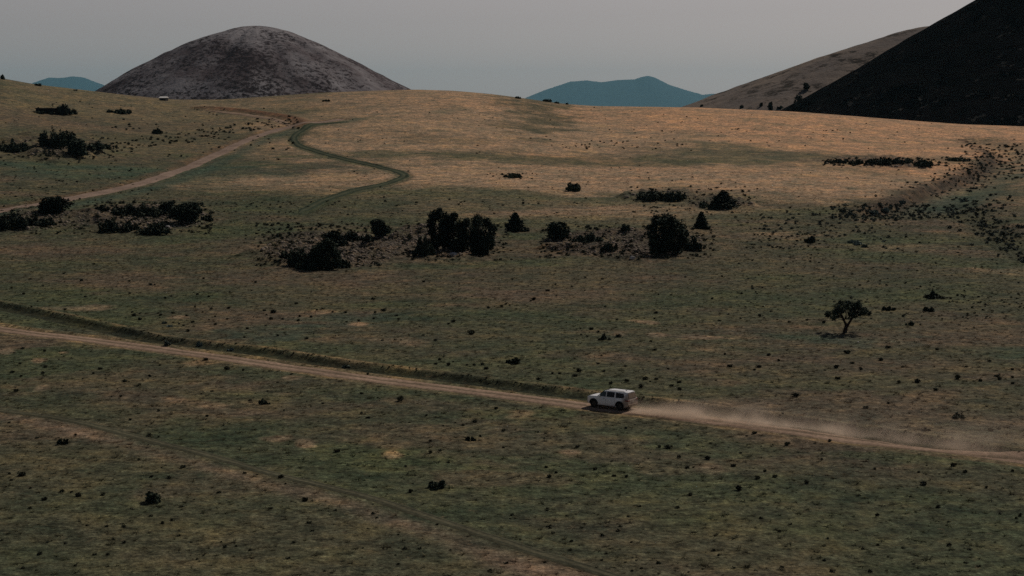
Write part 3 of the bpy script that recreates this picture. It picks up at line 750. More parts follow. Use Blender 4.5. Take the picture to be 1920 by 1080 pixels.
BIG = [
    (604, 505, 78, 56, 'round', 'broad dark juniper, leftmost of the trees on the rocky mound'),
    (628, 462, 40, 30, 'round', 'ragged dark juniper up behind the broad leftmost one'),
    (660, 450, 34, 18, 'mound', 'thin scrubby bush right behind the ragged juniper at the leftmost group'),
    (566, 500, 60, 34, 'mound', 'low dark bush at the left foot of the broad leftmost juniper'),
    (640, 502, 44, 20, 'mound', 'low dark bush at the right foot of the broad leftmost juniper'),
    (538, 484, 30, 16, 'mound', 'small ragged bush at the far left end of the rocky mound'),
    (711, 443, 36, 32, 'round', 'small squarish juniper standing alone above the rubble'),
    (690, 452, 26, 14, 'mound', 'low bush touching the left foot of the squarish juniper'),
    (832, 466, 62, 72, 'round', 'tall dark juniper, left of the joined middle pair'),
    (897, 478, 72, 72, 'round', 'wide dark juniper, right of the joined middle pair'),
    (796, 480, 44, 38, 'mound', 'sloping dark bush at the left foot of the middle junipers'),
    (860, 470, 40, 40, 'mound', 'dark bush filling the gap between the middle junipers'),
    (967, 434, 42, 34, 'cone', 'pointed juniper just right of the middle pair'),
    (1046, 448, 40, 32, 'round', 'rounded green bushy juniper halfway along the row of trees'),
    (1172, 433, 18, 15, 'mound', 'small round bush behind the rubble left of the big block juniper'),
    (1250, 476, 72, 72, 'round', 'massive block shaped black juniper with long shadow'),
    (1296, 468, 34, 26, 'mound', 'low bush touching the right side of the block shaped juniper'),
    (1142, 470, 34, 16, 'mound', 'low dark bush in the rubble left of the block juniper'),
    (1100, 455, 60, 20, 'mound', 'wide low scrub mass in the middle of the rubble'),
    (1315, 430, 28, 32, 'cone', 'thin upright juniper, last one at right of the row'),
    (1357, 389, 46, 30, 'cone', 'spreading pointed bush on its own small mound up the slope'),
    (1340, 390, 64, 14, 'mound', 'low dark scrub at the foot of the pointed mound bush'),
    (1220, 372, 50, 18, 'mound', 'low green bush, left half of the pair beyond the row'),
    (1262, 376, 54, 18, 'mound', 'low green bush, right half of the pair beyond the row'),
    (1077, 358, 28, 16, 'mound', 'small dark bush at the edge of the tan grass'),
    (962, 333, 34, 10, 'mound', 'flat dark bush in the tan grass near the track bend'),
    (100, 402, 56, 32, 'round', 'round crowned tree beside the wide dirt road at left'),
    (18, 426, 80, 28, 'mound', 'long dark bush cut by the left edge'),
    (75, 422, 62, 20, 'mound', 'dark bush below the round crowned roadside tree'),
    (350, 416, 54, 34, 'round', 'largest bush at the right of the left scrub cluster'),
    (315, 399, 28, 22, 'round', 'small upright bush at top right of the left cluster'),
    (235, 402, 54, 20, 'mound', 'dark bush at the top left of the left cluster'),
    (280, 404, 60, 20, 'mound', 'ragged bush across the top of the left cluster'),
    (208, 433, 42, 22, 'mound', 'dark bush at the lower left of the left cluster'),
    (243, 432, 34, 20, 'mound', 'bush beside the lower left one of the left cluster'),
    (290, 438, 58, 22, 'mound', 'low dark bush at the bottom of the left cluster'),
    (388, 414, 26, 12, 'mound', 'small bush trailing right of the left cluster'),
    (190, 396, 28, 12, 'mound', 'small dark bush between the roadside tree and the left cluster'),
    (100, 276, 52, 32, 'mound', 'big dark bush on the mound at far left slope'),
    (130, 272, 34, 26, 'mound', 'bush leaning on the big one at far left slope'),
    (146, 291, 34, 28, 'round', 'roundish tree in front of the far left mound'),
    (28, 284, 58, 20, 'mound', 'low dark bushes at the left edge of the far slope'),
    (185, 279, 40, 14, 'mound', 'low bush right of the roundish tree on the far slope'),
    (295, 251, 20, 12, 'mound', 'small dark bush alone above the wide dirt road'),
    (118, 215, 30, 20, 'mound', 'dark bush growing against the long shed'),
    (138, 214, 16, 10, 'mound', 'small bush at the right end of the long shed'),
    (82, 213, 40, 6, 'mound', 'low scrub along the foot of the long shed'),
    (228, 213, 34, 10, 'mound', 'dark bush right of the shed below the left hill'),
    (205, 211, 12, 6, 'mound', 'tiny bush between the shed and the dark bush'),
    (1570, 305, 44, 8, 'mound', 'low dark bush at the left end of the far scrub row'),
    (1605, 308, 30, 10, 'mound', 'second dark bush in the far scrub row'),
    (1650, 309, 50, 14, 'mound', 'biggest dark bush in the far scrub row'),
    (1690, 307, 40, 12, 'mound', 'fourth dark bush in the far scrub row'),
    (1732, 312, 38, 16, 'mound', 'round dark bush at the right end of the far scrub row'),
    (1795, 302, 40, 8, 'mound', 'low bush beside the gully head at right'),
    (1520, 455, 22, 14, 'mound', 'dark upright bush in the scrub right of the juniper row'),
    (1751, 559, 36, 14, 'mound', 'wide dark bush upper right of the lone tree'),
    (1664, 582, 26, 10, 'mound', 'flat dark bush just right of the lone tree'),
    (1743, 584, 22, 10, 'mound', 'dark bush below the wide one near the lone tree'),
    (1708, 610, 16, 10, 'mound', 'small dark bush lower right of the lone tree'),
    (965, 681, 28, 12, 'mound', 'feathery dark bush in the grass up left of the vehicle'),
    (495, 758, 24, 13, 'mound', 'dark spiky bush on the near side of the road at left'),
    (1132, 637, 26, 12, 'mound', 'dark bush beside a pale patch above the vehicle'),
    (820, 914, 34, 17, 'mound', 'leafy dark bush near the bottom centre'),
    (287, 942, 28, 20, 'round', 'grey green bush at the bottom left'),
    (117, 833, 22, 14, 'mound', 'dark bush below the faint ruts at left'),
    (882, 826, 22, 10, 'mound', 'dark bush in the near grass below the road centre'),
    (1797, 784, 26, 12, 'mound', 'dark bush above the dust trail at right'),
    (1735, 808, 20, 8, 'mound', 'dark bush half hidden by thin dust at right'),
    (1595, 801, 22, 9, 'mound', 'dark bush seen through the dust trail'),
    (612, 190, 16, 4, 'mound', 'flat dark bush on the ridge below the cinder cone'),
    (970, 185, 12, 5, 'mound', 'tiny dark bush on the skyline shoulder'),
    (1025, 191, 18, 6, 'mound', 'dark bush on the skyline at the foot of the blue mountain'),
    (1044, 194, 10, 4, 'mound', 'tiny bush right of the skyline bush by the blue mountain'),
    (1063, 196, 6, 4, 'mound', 'tiniest bush on the skyline before the blue mountain'),
    (5, 149, 9, 9, 'mound', 'small tree shape on the skyline at the left edge'),
    (72, 161, 14, 5, 'mound', 'small bush on the left hill skyline'),
    (142, 170, 8, 3, 'mound', 'tiny bush lower on the left hill skyline'),
]
for px, py, w, h, s, lb in BIG: woody(px, py, w, h, s, lb)

# blue-grey sage
for px, py, w, h, lb in [(313, 648, 13, 11, 'round pale blue green sagebrush between ditch and road, left one'),
                         (374, 649, 14, 10, 'pale blue green sagebrush between ditch and road, right one'),
                         (432, 658, 14, 7, 'flat grey green sagebrush between ditch and road past the pale pair'),
                         (1608, 459, 17, 9, 'grey sagebrush mound, middle of three right of the junipers'),
                         (1597, 456, 16, 8, 'grey sagebrush mound, left of three right of the junipers'),
                         (1621, 464, 11, 7, 'grey sagebrush mound, right of three right of the junipers'),
                         (1637, 402, 22, 9, 'pale sagebrush in the thick patch at the gully mouth'),
                         (1660, 397, 20, 9, 'pale sagebrush on the right of the patch at the gully mouth'),
                         (1690, 383, 16, 8, 'pale sagebrush under the eroded bank'),
                         (1808, 378, 16, 8, 'pale sagebrush where the gully forks'),
                         (648, 690, 18, 8, 'straw and grey sagebrush beside the ditch at centre'),
                         (559, 485, 24, 12, 'pale sagebrush in front of the broad leftmost juniper'),
                         (308, 607, 10, 6, 'blue grey sagebrush in the grass above the ditch'),
                         (318, 613, 12, 5, 'blue grey sagebrush just below another above the ditch')]:
    woody(px, py, w, h, 'mound', lb, name='sagebrush', mat=M_SAGE)

# lone tree
def lone_tree():
    x, y, z = at(1586, 624); k = ppm(x, y); s = 1 / k
    root = empty('lone_tree', (x, y, z - 0.04), 0)
    rg = np.random.default_rng(77)
    def P(px, up, d=0.0): return ((px - 1586) * s, d, up * s)
    chains = [[P(1583, -4) + (0.34,), P(1585, 6) + (0.27,), P(1587, 15) + (0.23,), P(1588, 18) + (0.20,)],
              [P(1587, 13) + (0.19,), P(1583, 22, 0.1) + (0.15,), P(1579, 30, 0.2) + (0.12,), P(1572, 40, 0.4) + (0.07,), P(1568, 48, 0.5) + (0.04,)],
              [P(1588, 13) + (0.19,), P(1593, 22, -0.1) + (0.15,), P(1599, 32, -0.2) + (0.11,), P(1606, 42, -0.4) + (0.07,), P(1612, 50, -0.4) + (0.04,)]]
    br = []
    for st, en in [((1579, 28), (1558, 32)), ((1578, 32), (1563, 44)), ((1575, 38), (1582, 52)), ((1596, 28), (1615, 30)), ((1600, 34), (1620, 38)), ((1603, 40), (1598, 55)), ((1583, 22), (1570, 26))]:
        d1 = rg.normal() * 0.9
        br.append([P(st[0], st[1], 0) + (0.08,), P((st[0] + en[0]) / 2, (st[1] + en[1]) / 2 + 2, d1 * 0.5) + (0.05,), P(en[0], en[1], d1) + (0.025,)])
    for a in range(6):
        d1 = (-1) ** a * (0.8 + rg.random())
        br.append([P(1582 + a * 2, 26, 0) + (0.08,), P(1578 + a * 5, 36, d1 * 0.6) + (0.05,), P(1572 + a * 7, 44 + rg.random() * 6, d1 * 1.2) + (0.02,)])
    Vt, Ft = tubes(chains + br, 8)
    obj('trunk', mesh('lone_tree_trunk', Vt, Ft, True), M_BARK, root)
    lobes = []
    for px, up, r in [(1555, 33, 8), (1624, 38, 7), (1614, 40, 8), (1566, 40, 8), (1596, 50, 9), (1557, 31, 7), (1563, 38, 8), (1571, 30, 7), (1570, 46, 9), (1580, 40, 9), (1580, 52, 9), (1588, 48, 8), (1592, 36, 8), (1598, 44, 9),
                      (1603, 54, 8), (1609, 47, 9), (1612, 34, 7), (1620, 35, 7), (1618, 43, 7), (1588, 56, 6), (1600, 33, 7), (1574, 56, 4), (1607, 58, 4), (1566, 24, 4)]:
        for q in range(2):
            d = rg.normal() * 1.2
            lobes.append(((px - 1586) * s, d, up * s * 1.03, r * s * 0.84, r * s * 0.95, r * s * 0.80))
    V, Fq = leaf_cloud(lobes, 6500, 0.18, rg, 0.15)
    obj('crown', mesh('lone_tree_crown', V, Fq), M_JUN, root)
    tag(root, 'lone dark tree with forked trunk and wide crown standing in open grass', 'tree')
lone_tree()

# trees at the foot of the pale hill, beyond the ridge
def hill_z(x, y):
    d = (GREYV[:, 0] - x) ** 2 + (GREYV[:, 1] - y) ** 2
    return float(GREYV[np.argmin(d), 2])
def hill_hit(px, py):
    az, t = pix_dir(px, py)
    for D in np.arange(1100, 1500, 3.0):
        x, y = D * math.sin(az), D * math.cos(az)
        if hill_z(x, y) >= CAM_H + t * D: return x, y, hill_z(x, y), D
    return x, y, hill_z(x, y), D
for i, (px, py, w, h, lb) in enumerate([(1499, 203, 26, 24, 'largest dark tree on the pale hillside next to the black slope'),
                                        (1463, 204, 14, 8, 'dark tree left of the largest one under the pale hill'),
                                        (1445, 207, 12, 16, 'dark upright tree at the foot of the pale hill'),
                                        (1427, 200, 6, 8, 'small tree on the lower pale hillside'),
                                        (1390, 204, 8, 6, 'small dark tree at the left foot of the pale hill'),
                                        (1512, 169, 16, 12, 'dark bush high on the pale hillside'),
                                        (1316, 200, 5, 4, 'tiny bush at the left tip of the pale hill')]):
    x, y, z, D = hill_hit(px, py); k = F_PX / D
    rg = np.random.default_rng(500 + i)
    V, Fq = leaf_cloud(crown_lobes(w / k, h / k, 'mound' if h < 10 else 'round', rg), 500, 1.1, rg, 0.3)
    root = empty('hillside_tree', (x, y, z - 0.5))
    obj('crown', mesh('hillside_crown', V, Fq), M_JUN, root)
    Vt, Ft = tubes([[(0, 0, -1, 0.4), (0, 0, h / k * 0.5, 0.15)]], 6)
    obj('trunk', mesh('hillside_trunk', Vt, Ft), M_BARK, root)
    tag(root, lb, 'tree')

# ------------------------------------------------------------------ small scrub clumps
scrub_meshes = []
for i in range(8):
    rg = np.random.default_rng(300 + i)
    lob = []
    for q in range(3 + i % 4):
        a = rg.random() * 6.28; r = 0.20 * rg.random() ** 0.5
        lob.append((math.cos(a) * r * 1.2, math.sin(a) * r, 0.16 + 0.12 * rg.random(), 0.26, 0.24, 0.15 + 0.1 * rg.random()))
    V, Fq = leaf_cloud(lob, 230, 0.13, rg, 0.3)
    me_ = mesh('scrub', V, Fq); me_.materials.append(M_SCRUB); scrub_meshes.append(me_)

near_l = [(16,793,8),(70,822,10),(142,816,8),(260,863,9),(345,877,14),(283,895,11),(318,897,11),(18,889,9),(40,893,18),(22,901,9),(57,916,8),(115,923,14),(135,923,9),(147,931,16),(83,938,14),(193,929,13),
    (458,888,10),(482,890,6),(527,896,14),(536,908,7),(410,924,10),(572,939,16),(280,819,14),(297,820,6),(633,848,16),(42,654,10),(84,659,8),(37,683,8),(25,699,10),(40,706,9),(84,689,12),(80,702,11),
    (187,693,11),(175,701,8),(155,711,5),(280,707,10),(260,724,11),(30,734,13),(118,724,5),(227,744,8),(397,734,8),(385,676,12),(425,693,14),(457,695,8),(470,752,10),(245,788,8),(297,771,9),(388,781,9),(532,770,6),(605,757,8),(234,716,11),(300,686,7)]
near_m = [(546,702,8),(520,718,7),(502,734,6),(690,702,7),(677,739,9),(709,746,7),(750,752,18),(677,776,9),(690,784,10),(799,780,8),(767,793,6),(831,799,7),(853,793,6),(889,792,14),(868,798,8),(900,819,8),
    (943,808,12),(807,828,10),(826,846,11),(808,850,11),(943,840,8),(840,868,9),(1009,811,6),(1020,822,6),(1083,840,11),(1117,881,12),(1152,893,11),(1174,895,10),(1044,887,10),(1030,895,14),(1024,877,8),(771,923,14),(1147,865,7),(930,767,10),(760,875,8)]
near_r = [(1237,839,10),(1270,818,7),(1254,841,20),(1273,858,11),(1174,804,9),(1416,813,12),(1475,835,14),(1332,832,9),(1326,861,18),(1374,874,14),(1289,878,11),(1300,877,6),(1434,884,9),(1422,898,16),(1452,895,12),
    (1512,906,14),(1385,919,20),(1293,929,12),(1388,850,8),(1556,828,10),(1722,886,9),(1733,909,20),(1787,874,14),(1810,886,11),(1899,884,9),(1540,862,8),(1400,818,7),(1640,880,8),(1850,915,9),(1610,930,8)]
mid_l = [(122,581,8),(248,586,7),(262,589,6),(273,588,6),(250,593,12),(263,600,10),(302,592,9),(296,588,6),(325,588,9),(351,593,8),(335,608,6),(345,611,7),(361,605,10),(404,609,8),(366,577,7),(395,580,8),(428,579,9),
    (380,586,6),(353,622,11),(463,617,8),(458,633,7),(426,599,6),(404,594,6),(56,524,7),(45,552,7),(22,541,6),(243,528,7),(281,535,9),(290,534,6),(243,551,7),(309,560,9),(161,557,7),(153,527,9),(80,537,6),(196,541,5),(60,576,6),
    (370,553,8),(392,557,8),(430,549,6),(480,530,9),(120,514,6),(176,496,7),(382,523,8),(555,570,9),(495,583,9),(513,587,14),(594,582,6),(604,580,7),(623,586,8),(647,587,9),(583,595,9),(561,594,8),(530,599,8),(508,599,9),
    (560,602,9),(499,611,7),(521,630,9),(574,636,9),(588,626,5),(650,604,6),(672,602,8),(701,598,8),(704,587,8),(720,583,14),(680,580,6),(743,593,9),(748,599,9),(716,639,8),(741,638,9),(752,638,5),(768,629,6)]
mid_m = [(794,629,8),(841,608,8),(850,604,12),(885,627,20),(818,639,10),(825,675,9),(850,679,6),(841,685,11),(817,683,8),(876,685,7),(890,685,9),(905,684,12),(912,692,11),(916,578,9),(940,576,9),(955,573,6),(1135,576,6),
    (1157,600,7),(1230,588,11),(1227,598,6),(1110,618,12),(1122,623,8),(1090,628,6),(1100,632,8),(1158,632,14),(1220,641,8),(1227,657,10),(1128,667,6),(1122,682,8),(1173,687,8),(1253,692,6),(1132,697,9),(1085,697,14),(1077,691,6),
    (1077,706,14),(1036,701,8),(1050,701,8),(1009,712,11),(1145,720,10),(1175,717,14),(1208,712,14),(1219,716,6),(1231,712,9),(1202,727,14),(1258,724,12),(1273,718,12),(1274,731,10),(961,525,7),(1041,534,7),(1130,524,8),(1097,521,7),
    (1000,563,12),(1027,546,11),(995,565,7),(915,577,7),(948,571,8),(1072,538,6),(795,484+45,8),(700,562,10),(1235,553,6),(1186,553,7),(1258,554,7),(1135,575,6),(1230,550,6)]
mid_r = [(1286,520,7),(1354,519,7),(1411,542,8),(1335,561,8),(1348,602,8),(1365,590,7),(1424,594,10),(1388,598,7),(1480,605,7),(1514,601,8),(1545,606,10),(1359,665,8),(1368,688,14),(1422,689,14),(1441,667,10),(1459,677,9),
    (1415,694,7),(1590,663,18),(1597,682,10),(1567,690,14),(1570,711,14),(1547,695,6),(1614,693,9),(1650,676,14),(1666,653,12),(1692,689,8),(1758,656,10),(1686,718,11),(1718,717,16),(1755,732,14),(1838,715,9),(1797,711,16),(1870,706,12),
    (1899,694,10),(1875,712,10),(1899,709,8),(1899,720,9),(1490,744,18),(1623,766,14),(1665,757,9),(1768,764,6),(1858,808,14),(1872,805,9),(1693,594,10),(1725,609,6),(1855,678,9),(1812,688,7),(1430,540,6),(1474,518,7),(1340,700,6),
    (1795,617,7),(1850,633,8),(1810,593,8),(1872,630,7),(1867,604,10),(1805,578,9),(1760,548,8),(1787,537,7),(1685,530,8),(1648,540,8),(1600,571,6),(1588,521,7),(1710,545,14),(1782,570,8)]
zones = [(near_l, 'small dark scrub clump in near grass below the dirt road, left of centre', 'scrub clumps in the near grass at left'),
         (near_m, 'small dark scrub clump in near grass below the dirt road, in the middle', 'scrub clumps in the near grass in the middle'),
         (near_r, 'small dark scrub clump in near grass below the dust trail at right', 'scrub clumps in the near grass at right'),
         (mid_l, 'small dark scrub clump in the grass between ditch and juniper row, left side', 'scrub clumps beyond the ditch at left'),
         (mid_m, 'small dark scrub clump in the grass between ditch and juniper row, middle', 'scrub clumps beyond the ditch in the middle'),
         (mid_r, 'small dark scrub clump in the grass around the lone tree, right side', 'scrub clumps around the lone tree')]
count = 0
for lst, lb, gp in zones:
    for px, py, w in lst:
        if count >= 300: break
        x, y, z = at(px, py); k = ppm(x, y); s = w * 1.15 / k / 1.0
        o = obj('scrub_clump', scrub_meshes[count % 8], None, None, (x, y, z - 0.02), random.random() * 6.28, (s, s, s * random.uniform(0.75, 1.05)))
        tag(o, lb, 'scrub', gp)
        count += 1

# the rest of the scrub, uncountable
def merged(name, pts, sizes, srcs, mat, label, cat, kind='stuff', hs=(0.7, 1.1), cols=None):
    Vs = []; Fs = []; b = 0; Cs = []
    data = []
    for me_ in srcs:
        v = np.zeros(len(me_.vertices) * 3, np.float32); me_.vertices.foreach_get('co', v)
        f = np.zeros(len(me_.loops), np.int32); me_.loops.foreach_get('vertex_index', f)
        data.append((v.reshape(-1, 3), f.reshape(len(me_.polygons), -1)))
    for i, ((x, y, z), s) in enumerate(zip(pts, sizes)):
        v, f = data[i % len(data)]
        a = rng.random() * 6.28; ca_, sa = math.cos(a), math.sin(a)
        q = np.stack([v[:, 0] * ca_ - v[:, 1] * sa, v[:, 0] * sa + v[:, 1] * ca_, v[:, 2] * rng.uniform(*hs)], 1) * s + (x, y, z)
        Vs.append(q); Fs.append(f + b); b += len(v)
        if cols is not None: Cs.append(np.broadcast_to(cols[i], (len(v), 3)))
    me_ = mesh(name, np.concatenate(Vs), np.concatenate(Fs))
    if cols is not None:
        cc = np.concatenate(Cs)
        ca = me_.color_attributes.new('grass_colour', 'FLOAT_COLOR', 'POINT')
        ca.data.foreach_set('color', np.concatenate([cc, np.ones((len(cc), 1))], 1).astype(np.float32).ravel())
    o = obj(name, me_, mat)
    return tag(o, label, cat, kind=kind)

small = []
for i in range(5):
    rg = np.random.default_rng(350 + i)
    V, Fq = leaf_cloud([(0, 0, 0.2, 0.4, 0.36, 0.22), (0.2, 0.1, 0.15, 0.25, 0.25, 0.18)], 42, 0.24, rg, 0.3)
    small.append(mesh('small_scrub', V, Fq))
pts, szs = [], []
def scatter(x0, x1, y0, y1, n, w0, w1, dens=None):
    k_ = 0
    while k_ < n:
        px = random.uniform(x0, x1); py = random.uniform(y0, y1)
        if dens and random.random() > dens(px, py): k_ += 0.2; continue
        k_ += 1
        x, y, z = at(px, py); s = random.uniform(w0, w1) ** 1.0 / ppm(x, y)
        d, _, _ = sdist(np.array([x]), np.array([y]), road_w)
        if abs(d[0]) < 3.5: continue
        pts.append((x, y, z - 0.02)); szs.append(s)
def clus(px, py, seed=5, s=40, th=0.0): return 1.0 if fbm(np.array([px / s]), np.array([py / (s * 0.4)]), seed, 3)[0] > th else 0.12
scatter(0, 1920, 480, 950, 420, 3, 6, lambda a, b: clus(a, b))
scatter(1380, 1920, 400, 600, 340, 3.5, 8, lambda a, b: clus(a, b, 6, 30))
scatter(1780, 1920, 550, 600, 50, 4, 8)
scatter(1400, 1560, 390, 470, 60, 4, 8)
scatter(1560, 1740, 385, 412, 70, 5, 10)
scatter(1790, 1900, 375, 470, 80, 5, 11, lambda a, b: 1.0 if abs((a - 1800) - (b - 372) * 1.1) < 26 else 0.03)
scatter(1800, 1920, 270, 335, 150, 4, 9)
scatter(1540, 1780, 297, 312, 110, 4, 10)
scatter(1740, 1860, 300, 345, 60, 3, 7)
scatter(480, 720, 420, 500, 440, 4, 11)
scatter(740, 960, 420, 490, 210, 4, 11)
scatter(1010, 1340, 425, 485, 320, 4, 12)
scatter(180, 400, 380, 440, 240, 5, 12)
scatter(0, 170, 385, 440, 110, 4, 9)
scatter(380, 560, 380, 450, 70, 3, 7)
scatter(540, 1420, 370, 430, 170, 3, 8, lambda a, b: clus(a, b, 8, 50))
scatter(1180, 1420, 350, 400, 110, 3, 9)
scatter(600, 1920, 240, 370, 220, 2.5, 6, lambda a, b: clus(a, b, 9, 60, 0.1))
scatter(1050, 1300, 264, 280, 40, 3, 7)
scatter(910, 1010, 325, 336, 30, 3, 6)
scatter(600, 1920, 200, 250, 90, 2, 4.5)
scatter(0, 220, 260, 300, 110, 4, 9)
scatter(200, 560, 215, 300, 300, 4, 9, lambda a, b: 1.0 if abs((b - 280) + (a - 200) * 0.155) < 9 else 0.12)
scatter(0, 300, 300, 380, 120, 3, 7)
scatter(150, 560, 375, 400, 60, 3, 7)
scatter(0, 500, 190, 260, 60, 2, 5)
scatter(0, 1920, 950, 1075, 120, 6, 14)
for k in range(480):                      # along the lip of the ditch
    t = random.random() * (len(ditch_w) - 1); i = int(t); p = ditch_w[i] + (ditch_w[i + 1] - ditch_w[i]) * (t - i) if i + 1 < len(ditch_w) else ditch_w[-1]
    x = p[0] + random.gauss(0, 0.2); y = p[1] + random.gauss(0.25, 0.22)
    if math.hypot(x, y) > 1200: continue
    pts.append((x, y, float(look.z(x, y)))); szs.append(random.uniform(0.12, 0.38))
merged('scattered_scrub', pts, szs, small, M_SCRUB, 'countless low dark scrub tufts scattered over the slopes', 'scrub')
pts, szs = [], []
scatter(1560, 1740, 385, 414, 110, 6, 13)
scatter(1420, 1700, 400, 470, 90, 5, 12)
scatter(1780, 1900, 365, 400, 30, 5, 12)
for ln, n_, sp_ in ((gully_w, 260, 5.5), (branch_w, 230, 5.0)):
    for k in range(n_):
        t = random.random() * (len(ln) - 1.01); i = int(t); p = ln[i] + (ln[i + 1] - ln[i]) * (t - i)
        x = p[0] + random.gauss(0, sp_); y = p[1] + random.gauss(-2, sp_)
        if math.hypot(x, y) > 1100: continue
        pts.append((x, y, float(look.z(x, y)))); szs.append(random.uniform(0.6, 1.9))
merged('sage_scrub', pts, szs, small, foliage_mat('dull_sage', (0.045, 0.058, 0.046), (0.105, 0.125, 0.105)), 'grey green sage scrub lining the gully at right', 'scrub')

# rubble on the rocky mounds
def rock_mesh(seed, sub=2):
    bm = bmesh.new(); bmesh.ops.create_icosphere(bm, subdivisions=sub, radius=0.5)
    rg = random.Random(seed)
    k = [Vector((rg.uniform(-1, 1), rg.uniform(-1, 1), rg.uniform(-1, 1))).normalized() for _ in range(7)]
    for v in bm.verts:
        for d in k:
            q = v.co.dot(d)
            if q > 0.33: v.co -= d * (q - 0.33) * 0.8
        v.co.z *= 0.65
    me_ = bpy.data.meshes.new('rock'); bm.to_mesh(me_); bm.free(); return me_
rocks = [rock_mesh(i, 1) for i in range(5)]
pts, szs = [], []
for (px, py, rx, ry, _), n in zip(mounds_px, (1700, 1100, 1400, 560, 320, 110, 60, 80, 90)):
    for k in range(n):
        a = random.random() * 6.28; r = random.random() ** 0.6
        x, y, z = at(px + math.cos(a) * r * rx, py + math.sin(a) * r * ry)
        pts.append((x, y, z)); szs.append(random.uniform(2.0, 6.0) * (1 + 0.9 * (random.random() < 0.10)) / ppm(x, y))
merged('rubble', pts, szs, rocks, M_STONE, 'brown rock rubble strewn over the juniper mounds', 'rubble', hs=(0.6, 1.2))
for px, py, w, lb in [(1186, 486, 14, 'pale rounded boulder left of the block shaped juniper shadow'),
                      (1609, 642, 4, 'small white stone on the green patch under the lone tree'),
                      (850, 480, 16, 'flat pale boulder at the foot of the middle junipers'),
                      (313, 428, 12, 'pale boulder in the left scrub cluster')]:
    x, y, z = at(px, py); s = w / ppm(x, y)
    tag(obj('boulder', rock_mesh(px, 3), M_PALESTONE, None, (x, y, z + s * 0.15), 0.3, s), lb, 'boulder')

# tufts of grass
def tuft(seed, n=16):
    rg = np.random.default_rng(seed); V = []; Fs = []
    for i in range(n):
        a = rg.random() * 6.28; l = 0.22 + 0.34 * rg.random(); sp = 0.8 * rg.random() + 0.4
        dx, dy = math.cos(a), math.sin(a); bx, by = rg.normal(size=2) * 0.08
        w = 0.075
        b = len(V)
        V += [(bx - dy * w, by + dx * w, -0.03), (bx + dy * w, by - dx * w, -0.03), (bx + dx * sp, by + dy * sp, l)]
        Fs.append((b, b + 1, b + 2))
    return mesh('tuft', np.array(V), np.array(Fs))
tufts = [tuft(i) for i in range(6)]
NT = 95000
azr = rng.uniform(R(-19), R(19), NT); Dr = np.sqrt(rng.uniform(85 ** 2, 640 ** 2, NT))
keep = rng.random(NT) < np.clip((200 / Dr) ** 0.6, 0, 1) * (1 - sstep(330, 640, Dr))
azr, Dr = azr[keep], Dr[keep]
X, Y = Dr * np.sin(azr), Dr * np.cos(azr)
FT = fields(X, Y)
ok = (np.abs(FT['road'].d) > 2.6) & (np.abs(FT['track'].d) > 0.8) & ((FT['ditch'].d > 0.8) | (FT['ditch'].d < -4) | (rng.random(len(X)) < 0.15))
X, Y = X[ok], Y[ok]
FT = {k: type('f', (), {'d': f.d[ok], 'a': f.a[ok]}) for k, f in FT.items()}
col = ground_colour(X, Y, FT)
tone = rng.random(len(X))
col = col * np.where(tone < 0.30, 0.85, np.where(tone < 0.75, 1.2, 1.8))[:, None]
Zt = look.z(X, Y)
def tuft_mat():
    m, nt, b = new_mat('grass_blades', 0.9, 0.05)
    a = N(nt, 'ShaderNodeAttribute'); a.attribute_name = 'grass_colour'
    tr = N(nt, 'ShaderNodeBsdfTranslucent'); mx = N(nt, 'ShaderNodeMixShader', Fac=0.3)
    L(nt, a.outputs['Color'], b.inputs['Base Color']); L(nt, a.outputs['Color'], tr.inputs['Color'])
    L(nt, b.outputs[0], mx.inputs[1]); L(nt, tr.outputs[0], mx.inputs[2])
    L(nt, mx.outputs[0], nt.nodes['Material Output'].inputs['Surface'])
    return m
merged('grass', list(zip(X, Y, Zt)), 0.15 + 0.42 * rng.random(len(X)) ** 3 + 0.0006 * np.hypot(X, Y), tufts, tuft_mat(), 'short tufts of green and straw coloured grass', 'grass', cols=col, hs=(0.5, 1.0))

# ------------------------------------------------------------------ far buildings
def box(x0, x1, y0, y1, z0, z1, bev=0.0):
    bm = bmesh.new()
    bmesh.ops.create_cube(bm, size=1.0)
    for v in bm.verts:
        v.co = Vector(((x0 + x1) / 2 + v.co.x * (x1 - x0), (y0 + y1) / 2 + v.co.y * (y1 - y0), (z0 + z1) / 2 + v.co.z * (z1 - z0)))
    if bev: bmesh.ops.bevel(bm, geom=bm.edges[:], offset=bev, segments=2, affect='EDGES', profile=0.6)
    me_ = bpy.data.meshes.new('box'); bm.to_mesh(me_); bm.free(); return me_
M_DARKWOOD = simple('weathered_dark_wood', (0.022, 0.019, 0.018), 0.9, 0.05, var=0.3, sc=2)
M_RUSTROOF = simple('dark_roofing', (0.035, 0.030, 0.028), 0.8, 0.1, var=0.3, sc=2)
M_WHITE = simple('white_sheet_roof', (0.75, 0.73, 0.70), 0.5, 0.3, var=0.08, sc=2)
M_VOID = simple('dark_opening', (0.008, 0.008, 0.008), 0.9, 0.02)
x, y, z = at(99, 213); k = ppm(x, y)
W = 56 / k
sh = empty('shed', (x, y, z - 0.3), R(6))
obj('wall', box(-W / 2, W / 2, -2.5, 2.5, 0, 2.6), M_DARKWOOD, sh)
obj('roof', box(-W / 2 - 0.4, W / 2 + 0.4, -3.0, 3.0, 2.61, 2.95), M_RUSTROOF, sh)
for q in range(3):
    obj('door' if q == 1 else 'window', box(-5.5 + q * 4.6, -4.0 + q * 4.6, -2.56, -2.503, 0.3 if q == 1 else 1.1, 2.2), M_VOID, sh)
tag(sh, 'long low dark flat roofed shed with bushes against it at upper left', 'shed')
x, y, z = at(99, 201)
